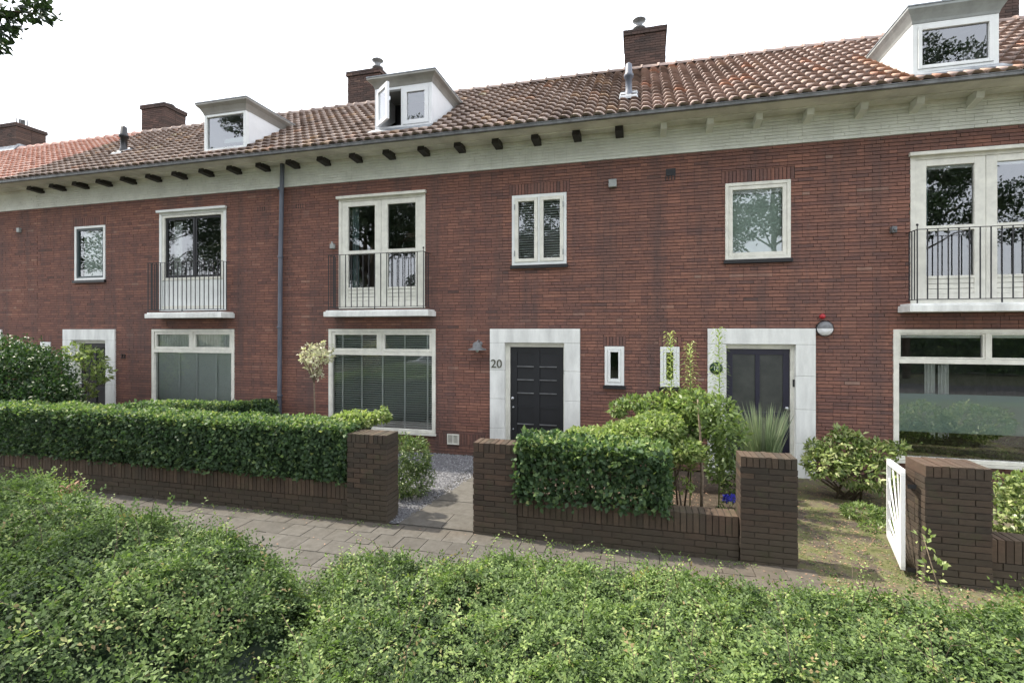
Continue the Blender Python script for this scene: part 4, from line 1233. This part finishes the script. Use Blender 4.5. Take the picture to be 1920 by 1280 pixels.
# variegated lollipop
h = plant('standard_tree', (1.51, -1.0, 0), 'little standard tree with a white and pale green ball of leaves before the brick wall', 'tree')
blob_foliage('crown', [((1.55, -1.0, 1.93), (.24, .24, .17)), ((1.66, -1.0, 2.07), (.15, .16, .12)), ((1.42, -1, 2.06), (.10, .1, .09)), ((1.50, -1.0, 1.70), (.13, .14, .22)), ((1.34, -1.0, 1.90), (.10, .12, .09)), ((1.80, -1.0, 1.90), (.10, .12, .10)), ((1.62, -1.0, 1.56), (.07, .07, .06))],
             760, .066, .5, M['leaf_varieg'], h, .74, lumpy=.6, up=.2)
mb = MB().tube([(1.50, -1.0, 0), (1.52, -1.0, .8), (1.50, -1.0, 1.45), (1.53, -1, 1.7)], [.018, .015, .012, .006], 8)
rd = random.Random(9)
for i in range(14):
    a = rd.uniform(0, 6.28); mb.tube([(1.50, -1, 1.42), (1.50+.10*math.cos(a), -1+.10*math.sin(a), 1.7), (1.52+.28*math.cos(a), -1+.28*math.sin(a), rd.uniform(1.8, 2.15))], [.007, .005, .002], 5)
mb.build('trunk', M['bark_pale'], h)

h = plant('green_shrub', (4.2, -2.35, 0), 'soft green shrub on the gravel behind the first brick pillar', 'shrub')
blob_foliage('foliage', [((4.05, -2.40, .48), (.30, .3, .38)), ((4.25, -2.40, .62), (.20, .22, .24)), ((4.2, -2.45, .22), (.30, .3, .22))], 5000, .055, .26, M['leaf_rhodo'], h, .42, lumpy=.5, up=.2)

h = plant('window_plants', (12.4, .3, .45), 'row of dark green pot plants behind the frosted film in the right front window', 'plants')
blob_foliage('foliage', [((11.6, .17, .64), (.32, .08, .20)), ((12.15, .17, .60), (.30, .08, .17)), ((12.7, .17, .62), (.32, .08, .20)), ((13.2, .17, .60), (.3, .08, .18))], 5200, .07, .5, M['leaf_light'], h, .4, lumpy=.3)
MB().box(11.35, 13.5, .12, .28, .36, .44).build('planter', M['white'], h)
# middle garden
h = plant('leafy_shrub', (7.4, -2.2, 0), 'bright yellow green shrub rising behind the short see-through hedge', 'shrub')
blob_foliage('foliage', [((6.85, -2.8, 1.06), (.40, .3, .12)), ((7.30, -2.6, 1.08), (.38, .35, .20)), ((7.62, -2.4, 1.12), (.36, .35, .24)), ((7.9, -2.5, .92), (.26, .3, .16))], 8500, .058, .6, M['leaf_light'], h, .62, lumpy=.3)
mb = MB()
for dx in (-.5, -.1, .3, .6): mb.tube([(7.5+dx*.3, -2.3, 0), (7.4+dx*.8, -2.35, .6), (7.4+dx, -2.4, 1.1)], [.016, .012, .005], 6)
mb.build('stem', M['bark'], h)
h = plant('leafy_shrub', (7.9, -1.9, 0), 'tall mid green shrub right behind the bright one, left of the young tree stem', 'shrub')
blob_foliage('foliage', [((7.68, -1.95, 1.30), (.32, .3, .20)), ((8.05, -1.95, 1.34), (.30, .3, .20)), ((7.95, -1.95, 1.12), (.36, .35, .22)), ((7.30, -1.9, 1.40), (.16, .18, .07)), ((7.10, -1.9, 1.30), (.10, .14, .08))], 3600, .085, .42, M['leaf_light'], h, .42, lumpy=.3, up=.3)
mb = MB()
for dx in (-.4, 0, .3): mb.tube([(7.9+dx*.3, -1.9, 0), (7.85+dx*.7, -1.95, .7), (7.85+dx*1.6, -1.95, 1.35)], [.014, .010, .004], 6)
mb.build('stem', M['bark'], h)

def lily(x, y, ztop, label, tint=.6, seed=0):
    h = plant('lily_stem', (x, y, 0), label, 'plant', 'tall leafy lily stems')
    rd = random.Random(seed); mb = MB().tube([(x, y, 0), (x+.02, y, ztop*.5), (x, y, ztop)], [.009, .008, .004], 6); mb.build('stem', M['leaf_light'], h)
    n = 210; P = []; A = []; N = []; L = []; T = []
    for i in range(n):
        f = i/n; z = .5 + (ztop-.5)*f; a = i*2.4
        P.append((x+.01*math.cos(a), y+.01*math.sin(a), z)); A.append((math.cos(a), math.sin(a), .45 + .9*max(0, f-.85)*6)); N.append((-math.cos(a)*.4, -math.sin(a)*.4, 1))
        L.append(.13*(1-.45*f)*rd.uniform(.8, 1.15)); T.append(tint + .18*f + rd.uniform(-.15, .15))
    P = np.array(P); A = np.array(A); N = np.array(N) + rng.normal(size=(n, 3))*.2
    P2 = P + nrm(A)*np.array(L)[:, None]*.95
    A2 = A*np.array([1, 1, 0]) + np.array([0, 0, -.55])
    leaf_mesh('leaves', np.concatenate([P, P2]), np.concatenate([A, A2]), np.concatenate([N, N]), np.concatenate([np.array(L), np.array(L)*.7]), .30, np.array(T+T), M['leaf_light'], h, fold=.05)
lily(7.80, -2.0, 2.36, 'tall lily stem with a yellow green top in front of the second slit window', .68, 1)
lily(8.05, -2.0, 2.22, 'yellowing lily stem just right of the second slit window', .72, 2)
lily(8.38, -2.2, 2.42, 'pale green lily stem before the left side of the right door surround', .45, 3)

# young tree with a thin bare stem
h = plant('young_tree', (8.12, -2.5, 0), 'young tree with thin bare stem standing in the soil beside the short hedge', 'tree')
MB().tube([(8.14, -2.48, 0), (8.15, -2.48, .6), (8.13, -2.47, 1.1), (8.10, -2.46, 1.55)], [.021, .018, .015, .010], 8).build('trunk', M['bark_pale'], h)
blob_foliage('crown', [((8.10, -2.4, 1.52), (.24, .2, .13)), ((8.35, -2.35, 1.30), (.22, .2, .25)), ((8.45, -2.3, .95), (.20, .2, .28)), ((8.4, -2.3, 1.15), (.30, .2, .2))], 900, .085, .4, M['leaf_light'], h, .45, lumpy=.3, up=.2)
h = plant('sapling', (7.9, -2.7, 0), 'thin dark sapling with a few pale leaves, left of the young tree', 'plant')
MB().tube([(7.93, -2.62, 0), (7.88, -2.62, .35), (7.82, -2.6, .8)], [.014, .011, .006], 6).build('stem', M['bark'], h)
blob_foliage('leaves', [((7.88, -2.62, .50), (.17, .14, .07)), ((7.78, -2.8, .12), (.14, .12, .06)), ((7.95, -2.9, .12), (.1, .1, .05))], 110, .085, .5, M['leaf_light'], h, .7)
h = plant('climbing_plant', (8.6, -1.2, 0), 'dark green climber growing along the bottom of the right door surround', 'plant')
blob_foliage('foliage', [((8.62, -1.2, 1.15), (.13, .14, .28)), ((8.72, -1.2, .72), (.16, .16, .35)), ((8.70, -1.2, .30), (.16, .16, .28)), ((8.45, -1.3, .55), (.12, .12, .35))], 1500, .085, .36, M['leaf_rhodo'], h, .42, lumpy=.3, up=.2)

def grass_clump(name, x, y, label, n, hgt, spread, m='leaf_grass', cat='ornamental grass'):
    h = plant(name, (x, y, 0), label, cat)
    a = rng.uniform(0, 6.28, n); lean = rng.uniform(.02, 1, n)**.8*spread; L = hgt*rng.uniform(.45, 1.05, n)
    P0 = np.stack([x+.06*np.cos(a)*rng.random(n), y+.06*np.sin(a)*rng.random(n), np.zeros(n)], 1)
    segs = []; prev = P0; T = rng.normal(.5, .2, n)
    PP = []; AA = []; NN = []; LL = []; TT = []
    for k in range(4):
        f = (k+1)/4; d = np.stack([np.cos(a)*lean*f*1.1, np.sin(a)*lean*f*1.1, np.ones(n)*(1-.35*f*lean)], 1); d = nrm(d)
        PP.append(prev); AA.append(d); NN.append(np.stack([-np.sin(a), np.cos(a), np.full(n, .2)], 1)); LL.append(L/4*1.35); TT.append(T+.08*k)
        prev = prev + d*(L/4)[:, None]
    leaf_mesh('blades', np.concatenate(PP), np.concatenate(AA), np.concatenate(NN), np.concatenate(LL), .022, np.concatenate(TT), M[m], h, fold=.0)
    return h
grass_clump('ornamental_grass', 9.0, -1.75, 'grey green fountain of ornamental grass behind the pillar left of the white gate', 900, 1.30, .36)

h = plant('blue_flower', (8.44, -2.45, 0), 'blue bell shaped flower low beside the pillar left of the white gate', 'flower')
n = 60; c = np.array([[8.43, -2.45, .34]] * 34 + [[8.52, -2.40, .33]] * 26); d = rdir(n); d[:, 1] -= .5
leaf_mesh('petals', c + d*.01, d, rdir(n), np.full(n, .055), .7, rng.random(n), M['petal'], h)
blob_foliage('leaves', [((8.46, -2.45, .16), (.12, .1, .14)), ((8.56, -2.8, .14), (.10, .1, .14))], 260, .06, .3, M['leaf_light'], h, .6)
h = plant('garden_shrub', (10.35, -.95, 0), 'sprawling yellow green rhododendron against the brick wall right of the navy door', 'shrub')
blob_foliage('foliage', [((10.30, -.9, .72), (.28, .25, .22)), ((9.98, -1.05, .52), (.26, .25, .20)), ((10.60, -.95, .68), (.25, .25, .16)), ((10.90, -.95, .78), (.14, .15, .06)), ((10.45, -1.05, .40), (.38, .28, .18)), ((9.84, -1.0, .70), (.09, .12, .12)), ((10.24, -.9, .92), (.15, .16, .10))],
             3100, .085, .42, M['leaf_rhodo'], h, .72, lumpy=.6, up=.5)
mb = MB(); rd = random.Random(5)
for i in range(9): mb.tube([(10.2+rd.uniform(-.1, .25), -1, 0), (10.15+rd.uniform(-.3, .5), -1, .3), (10.3+rd.uniform(-.5, .6), -.95, .6)], [.02, .015, .008], 6)
mb.build('stem', M['bark'], h)
h = plant('ground_plant', (10.2, -1.75, 0), 'low green weeds on the mossy path in front of the rhododendron', 'plant')
blob_foliage('foliage', [((10.15, -1.75, .08), (.26, .22, .10)), ((10.45, -1.75, .06), (.2, .2, .08)), ((10.2, -2.1, .03), (.22, .16, .04))], 1500, .055, .3, M['leaf_light'], h, .45, lumpy=.4, up=.2)
h = plant('yellow_shrub', (11.2, -2.7, 0), 'yellow green leafy shrub over the low wall at the right edge', 'shrub')
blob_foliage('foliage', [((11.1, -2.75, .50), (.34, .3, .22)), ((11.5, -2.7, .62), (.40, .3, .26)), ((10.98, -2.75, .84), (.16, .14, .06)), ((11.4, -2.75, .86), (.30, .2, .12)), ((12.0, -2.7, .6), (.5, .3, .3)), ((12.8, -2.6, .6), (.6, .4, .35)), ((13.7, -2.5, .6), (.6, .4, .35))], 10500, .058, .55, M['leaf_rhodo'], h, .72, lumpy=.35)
MB().tube([(11.2, -2.7, 0), (11.1, -2.75, .3), (10.95, -2.8, .6)], [.012, .01, .004]).tube([(11.3, -2.7, 0), (11.4, -2.75, .8)], [.012, .004]).build('stem', M['bark'], h)

# weeds and litter on the mossy ground
n = 16000; P = np.stack([rng.uniform(8.97, 10.7, n), rng.uniform(-4.7, -.2, n), np.full(n, .006)], 1)
k = (lump(P, 3) + rng.normal(size=n)*.3) > .15; P = P[k]; n = len(P); A = rdir(n); A[:, 2] = np.abs(A[:, 2])*.35+.1
o = leaf_mesh('weeds', P, A, np.array([0, 0, 1]) + rdir(n)*.4, rng.uniform(.008, .028, n), .4, rng.normal(.42, .22, n), M['leaf_rhodo'])
tag(o, 'small moss tufts and weeds scattered over the path behind the white gate', 'weeds', kind='stuff')
n = 5000; P = np.stack([rng.uniform(6.2, 10.9, n), rng.uniform(-4.3, -.4, n), np.full(n, .010)], 1)
P = P[((P[:, 0] > 8.97) & (P[:, 1] > -4.3)) | ((P[:, 0] < 8.4) & (P[:, 1] > -3.1))]; n = len(P); A = rdir(n); A[:, 2] *= .15
o = leaf_mesh('leaf_litter', P, A, np.array([0, 0, 1]) + rdir(n)*.4, rng.uniform(.012, .036, n), .5, rng.uniform(.6, 1, n), M['twig'])
tag(o, 'dry brown leaves scattered on the soil of the front gardens', 'leaf litter', kind='stuff')
n = 1800; P = np.stack([rng.uniform(0, 10.9, n), -3.47 - np.abs(rng.normal(0, .06, n)), np.full(n, .008)], 1)
k = lump(P, 2.5) > .0; P = P[k]; n = len(P); A = rdir(n); A[:, 2] = np.abs(A[:, 2])*.5+.1
o = leaf_mesh('weeds', P, A, np.array([0, -.3, 1]) + rdir(n)*.4, rng.uniform(.012, .035, n), .45, rng.normal(.4, .2, n), M['leaf_light'])
tag(o, 'tiny weeds growing along the foot of the garden walls', 'weeds', kind='stuff')

n = 700; P = np.stack([rng.uniform(-2, 9.5, n), rng.uniform(-5.4, -3.48, n), np.full(n, .013)], 1)
k = (lump(P, 2) + rng.normal(size=n)*.5 - .8*(P[:, 1] < -3.8)) > -.1; P = P[k]; n = len(P); A = rdir(n); A[:, 2] = .06
o = leaf_mesh('fallen_leaves', P, A, np.array([0, 0, 1]) + rdir(n)*.2, rng.uniform(.008, .03, n), .55, rng.uniform(.3, 1, n), M['twig'])
tag(o, 'little dry leaves and bits of twig lying on the concrete pavement', 'leaf litter', kind='stuff')

# ------------------------------------------------------------------ foreground shrubs
def smooth(x): x = np.clip(x, 0, 1); return x*x*(3-2*x)
def h_right(x, y):
    yb = -4.74 + .12*np.clip(x-7.8, 0, 2) - .55*np.clip((6.2-x)/1.4, 0, 1.2)**1.6 + .10*np.sin(x*1.9) + .06*np.sin(x*5.1)
    d1 = yb - y
    d2 = (x - (4.55 + .45*np.clip((-5.5-y), 0, 2))) * .8
    d = np.minimum(d1, d2)
    P = np.stack([x, y, np.zeros_like(x)], 1)
    return np.where(d > 0, (.56 + .07*np.clip(d1, 0, 1.6))*smooth(np.clip(d, 0, 9)/.60)**.5 + lump(P, 1.6)*.07 + lump(P, 4.5)*.05, -1)
def h_left(x, y):
    yb = -4.95 - .12*np.clip(x+.5, 0, 9) - .11*np.clip(x-3.8, 0, 3)**1.5 + .07*np.sin(x*3.1)
    d1 = yb - y; d2 = (5.72 - .10*np.clip(-6.3-y, 0, 3) - x)*.8
    d = np.minimum(d1, d2)
    P = np.stack([x, y, np.zeros_like(x)], 1)
    top = 1.07 - .03*np.clip(x-2, 0, 4)
    return np.where(d > 0, top*smooth(np.clip(d, 0, 9)/.80)**.5 + lump(P+9, 1.5)*.09 + lump(P, 4.5)*.06, -1)
def shrub_mass(name, hf, x0, x1, y0, y1, dens, label, seed):
    h = empty(name, ((x0+x1)/2, (y0+y1)/2, 0), label, 'shrub')
    # solid dark sheet below the leaves: shade in the gaps put into colour
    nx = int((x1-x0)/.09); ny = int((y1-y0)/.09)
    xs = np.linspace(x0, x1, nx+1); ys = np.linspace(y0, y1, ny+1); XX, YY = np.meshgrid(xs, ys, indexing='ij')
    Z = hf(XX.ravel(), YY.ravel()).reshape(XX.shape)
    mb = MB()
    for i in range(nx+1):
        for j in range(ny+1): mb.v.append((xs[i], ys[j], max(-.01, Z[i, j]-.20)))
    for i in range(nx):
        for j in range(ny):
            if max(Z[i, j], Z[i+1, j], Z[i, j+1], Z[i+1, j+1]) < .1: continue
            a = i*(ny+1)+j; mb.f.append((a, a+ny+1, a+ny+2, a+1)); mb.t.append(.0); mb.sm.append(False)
    mb.build('shade_core', M['leaf_bush'], h)
    # twig sprays over the surface, denser where the lens sees them near
    n = int((x1-x0)*(y1-y0)*dens)
    x = rng.uniform(x0, x1, n); y = rng.uniform(y0, y1, n); z = hf(x, y); k = z > .06
    x, y, z = x[k], y[k], z[k]; n = len(x); e = .03
    gx = np.clip((hf(x+e, y)-z)/e, -3, 3); gy = np.clip((hf(x, y+e)-z)/e, -3, 3)
    st_ = np.clip(np.hypot(gx, gy), 0, 3)                # steep flanks need more twigs per square metre of ground
    ex = np.repeat(np.arange(n), np.clip((st_*1.6).astype(int), 0, 4)); jit = rng.normal(size=(2, len(ex)))*.03
    ux_ = gx[ex]/np.maximum(st_[ex], .01); vy_ = gy[ex]/np.maximum(st_[ex], .01); dd = rng.uniform(-.03, .03, len(ex))
    x = np.concatenate([x, x[ex]+ux_*dd+jit[0]*.3]); y = np.concatenate([y, y[ex]+vy_*dd+jit[1]*.3]); z = hf(x, y); z = np.where(z < .02, .03, z)
    gx = np.concatenate([gx, gx[ex]]); gy = np.concatenate([gy, gy[ex]]); n = len(x)
    Ns = nrm(np.stack([-gx, -gy, np.ones(n)], 1))
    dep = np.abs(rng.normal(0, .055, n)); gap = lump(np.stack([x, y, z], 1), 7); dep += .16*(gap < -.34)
    O = np.stack([x, y, z], 1) - Ns*dep[:, None]
    a = rng.uniform(0, 6.28, n) ; flow = np.stack([np.cos(a), np.sin(a), np.zeros(n)], 1) + np.array([.35, .25, 0])
    D = flow - Ns*np.sum(flow*Ns, axis=1, keepdims=True) + Ns*rng.uniform(.0, .55, (n, 1)) + np.array([0, 0, .12])
    T = .42 + rng.normal(size=n)*.13 + lump(O, 2.4)*.20 + lump(O, 8)*.16 - dep*2.6  # deeper sprays darker: shade between the twigs put into the leaf tone
    r = rng.random(n); T = np.where(r < .04, rng.uniform(.78, .95, n), T)
    # loose feathery sprays: broad flat twigs in a range of sizes, most of them leaning one way
    big = rng.random(n) < .30
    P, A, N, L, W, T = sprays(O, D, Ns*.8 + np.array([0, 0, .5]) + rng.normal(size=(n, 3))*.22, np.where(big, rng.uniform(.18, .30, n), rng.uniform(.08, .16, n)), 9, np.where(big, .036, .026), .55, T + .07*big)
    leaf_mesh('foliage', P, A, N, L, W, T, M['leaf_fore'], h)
    # taller arching shoots and bare stems breaking the outline
    m = int((x1-x0)*34); x = rng.uniform(x0, x1, m*8); y = rng.uniform(y0, y1, m*8); z = hf(x, y); k = (z > .3); x, y, z = x[k][:m], y[k][:m], z[k][:m]
    st = MB(); P = []; A = []; N = []; LL = []; T = []; rd = random.Random(seed)
    for i in range(len(x)):
        H = rd.uniform(.07, .30); a = rd.uniform(0, 6.28); q = rd.uniform(.3, 1.1)
        pts = [Vector((x[i], y[i], z[i]-.1)), Vector((x[i]+math.cos(a)*H*.5*q, y[i]+math.sin(a)*H*.5*q, z[i]+H*.6)), Vector((x[i]+math.cos(a)*H*1.3*q, y[i]+math.sin(a)*H*1.3*q, z[i]+H))]
        st.tube(pts, [.0028, .002, .0012], 4)
        bare = rd.random() < .15
        if bare: continue
        for s in range(12):
            f = .15+.85*s/12; p = pts[0].lerp(pts[1], f*2) if f < .5 else pts[1].lerp(pts[2], f*2-1)
            b = a + (1.1 if s % 2 else -1.1); P.append(p); A.append((math.cos(b), math.sin(b), .25)); N.append((0, 0, 1)); LL.append(rd.uniform(.018, .03)); T.append(rd.uniform(.6, .9))
    tag(st.build('twigs', M['bark'], h), kind='stuff')
    leaf_mesh('shoot_leaves', np.array([tuple(p) for p in P]), np.array(A), np.array(N)+rng.normal(size=(len(P), 3))*.3, np.array(LL), .55, np.array(T), M['leaf_fore'], h)
    return h
shrub_mass('spreading_shrub', h_right, 4.9, 11.2, -7.9, -4.7, 1900, 'wide low spreading shrub with small leaves filling the bottom right foreground', 1)
shrub_mass('spreading_shrub', h_left, -1.8, 5.3, -8.1, -4.9, 1700, 'taller mounded spreading shrub in the bottom left foreground', 2)
# dead twig caught in the left shrub
h = plant('dead_twig', (2.6, -5.9, .9), 'withered pinkish brown twig lying on top of the left foreground shrub', 'twig')
n = 90; P = np.stack([rng.normal(2.62, .10, n), rng.normal(-5.85, .05, n), rng.uniform(.93, 1.08, n)], 1)
leaf_mesh('dead_leaves', P, rdir(n), rdir(n), rng.uniform(.03, .06, n), .4, rng.random(n), M['twig'], h)
mb = MB(); rd = random.Random(2)
for i in range(8): mb.tube([(2.55+rd.uniform(-.1, .1), -5.88, .92), (2.65+rd.uniform(-.15, .2), -5.85+rd.uniform(-.05, .05), 1.08)], [.005, .002], 4)
mb.build('stem', M['twig'], h)
# a young shoot standing up before the right pillar
h = plant('shoot', (9.36, -4.95, 0), 'single upright shoot with yellow leaves in front of the right-hand pillar', 'shoot')
MB().tube([(9.44, -4.98, .45), (9.38, -4.95, .72), (9.32, -4.93, .98)], [.005, .004, .002], 5).build('stem', M['bark_pale'], h)
blob_foliage('leaves', [((9.33, -4.93, .94), (.05, .05, .07)), ((9.37, -4.95, .74), (.07, .06, .09))], 44, .045, .55, M['leaf_light'], h, .75)

# ------------------------------------------------------------------ trees on the street side
def tree(x, y, zc, rad, H, label, n, L, seed, extra=None, m='leaf_tree', group='street trees opposite the houses'):
    rd = random.Random(seed)
    h = empty('street_tree', (x, y, 0), label, 'tree', group)
    tr = MB(); tr.tube([(x, y, 0), (x+.05, y, zc*.45), (x, y+.05, zc*.8), (x+.1, y, H-.5)], [.20, .15, .11, .04], 10)
    bl = []
    for i in range(int(12+rad*2)):
        a = rd.uniform(0, 6.28); z = rd.uniform(zc-rad*.7, H-.6); rr = rad*rd.uniform(.45, .85)*(1-.4*max(0, (z-zc)/rad))
        e = Vector((x+rr*math.cos(a), y+rr*math.sin(a), z+rd.uniform(-.3, .5)))
        tr.tube([(x, y, max(1.8, z-1.2)), ((x+e.x)/2, (y+e.y)/2, (z+e.z)/2-.2), e], [.06, .035, .012], 6)
        s = rd.uniform(.16, .34)*rad
        bl.append((tuple(e), (s, s, s*.62)))
    for e in (extra or []):
        tr.tube([(x, y, e[0][2]-.6), tuple((Vector((x, y, e[0][2]))+Vector(e[0]))/2), e[0]], [.04, .025, .006], 6); bl.append(e)
    tr.build('trunk', M['bark'], h)
    blob_foliage('crown', bl, n, L, .55, M[m], h, .45, lumpy=.4, up=.3)
    return h
specs = [(-17.5, -20, 'second tree from the left end of the row across the street', 8), (-26, -19, 'tree at the left end of the row across the street', 9), (-9.5, -19, 'dark leafed tree across the street facing the left house', 1), (-4.2, -20.5, 'dark leafed tree across the street behind the silver car', 2), (1.6, -19.2, 'tree across the street facing the number 20 door', 3),
         (7.8, -20.5, 'tree across the street directly behind the camera', 4), (14.2, -19.4, 'tree across the street facing the right-hand house', 5), (20.5, -20.2, 'rightmost tree across the street', 6)]
def copy_tree(src, loc, label):
    r = src.copy(); C.objects.link(r); r.location = loc; r['label'] = label
    for ch in list(src.children):
        c = ch.copy(); C.objects.link(c); c.parent = r
    return r
protos = []
for i, (x, y, lb, sd) in enumerate(specs):
    if i < 2: protos.append(tree(x, y, 11.0, 6.0, 17.0, lb, 34000, .17, sd))
    else:
        o = copy_tree(protos[i % 2], (x, y, 0), lb); o.rotation_euler = (0, 0, i*1.3)
tree(-1.9, -6.9, 5.7, 2.3, 8.4, 'tree at the left of the picture whose leafy branch tip hangs into the sky', 26000, .085, 12,
     extra=[((1.10, -5.75, 5.45), (.40, .4, .11)), ((1.42, -5.55, 5.66), (.36, .25, .09)), ((1.62, -5.42, 5.56), (.16, .10, .04)), ((1.22, -5.6, 5.22), (.14, .12, .07))], group=None)
hedge('hedge', -25, 30, -24.5, -23.3, 2.1, .05, 26000, 'long tall hedge across the street behind the trees', L=.22, tone=.5, roughn=.12)

# parked silver car in the street behind the camera (seen mirrored in the big windows)
def car(x, y):
    h = empty('parked_car', (x, y, 0), 'silver hatchback parked on the street facing the houses', 'car')
    prof = [(-2.0, .35), (-2.05, .62), (-1.98, .88), (-1.45, 1.0), (-1.0, 1.03), (-.45, 1.42), (.2, 1.50), (1.1, 1.46), (1.75, 1.08), (2.02, .98), (2.06, .6), (2.0, .35)]
    mb = MB()
    def w(z): return .86 if z < 1.0 else .86 - (z-1.0)*.38
    for (a, za), (b, zb) in zip(prof, prof[1:] + prof[:1]):
        mb.poly([(x+a, y-w(za), za), (x+a, y+w(za), za), (x+b, y+w(zb), zb), (x+b, y-w(zb), zb)])
    for s in (-1, 1): mb.poly([(x+a, y+s*w(z), z) for a, z in prof][::s])
    body = mb.build('body', M['silver'], h)
    for s in (-1, 1):
        g = MB().poly([(x+a, y+s*(w(z)+.006), z) for a, z in ((-.85, 1.05), (-.42, 1.36), (.2, 1.43), (.2, 1.05))]).poly([(x+a, y+s*(w(z)+.006), z) for a, z in ((.27, 1.05), (.27, 1.43), (1.05, 1.39), (1.5, 1.08))])
        g.build('side_window', M['car_glass'], h)
    MB().poly([(x-.97, y-.78, 1.06), (x-.97, y+.78, 1.06), (x-.50, y+.66, 1.40), (x-.50, y-.66, 1.40)]).build('windscreen', M['car_glass'], h)
    for wx in (-1.3, 1.3):
        for s in (-1, 1):
            k = MB(); k.lathe((x+wx, y+s*.80, .31), [(0, -.09), (.31, -.09), (.31, .09), (0, .09)], 22, 'y'); k.build('wheel', M['tyre'], h)
            q = MB(); q.lathe((x+wx, y+s*.895 - (0 if s < 0 else .0), .31), [(0, -.004), (.19, -.002), (.19, .004), (0, .006)], 18, 'y'); q.build('rim', M['steel'], h)
    for s in (-1, 1): MB().box(x-2.07, x-1.98, y+s*.62-.13, y+s*.62+.13, .70, .82).build('headlight', M['pale'], h)
car(-1.6, -12.6)
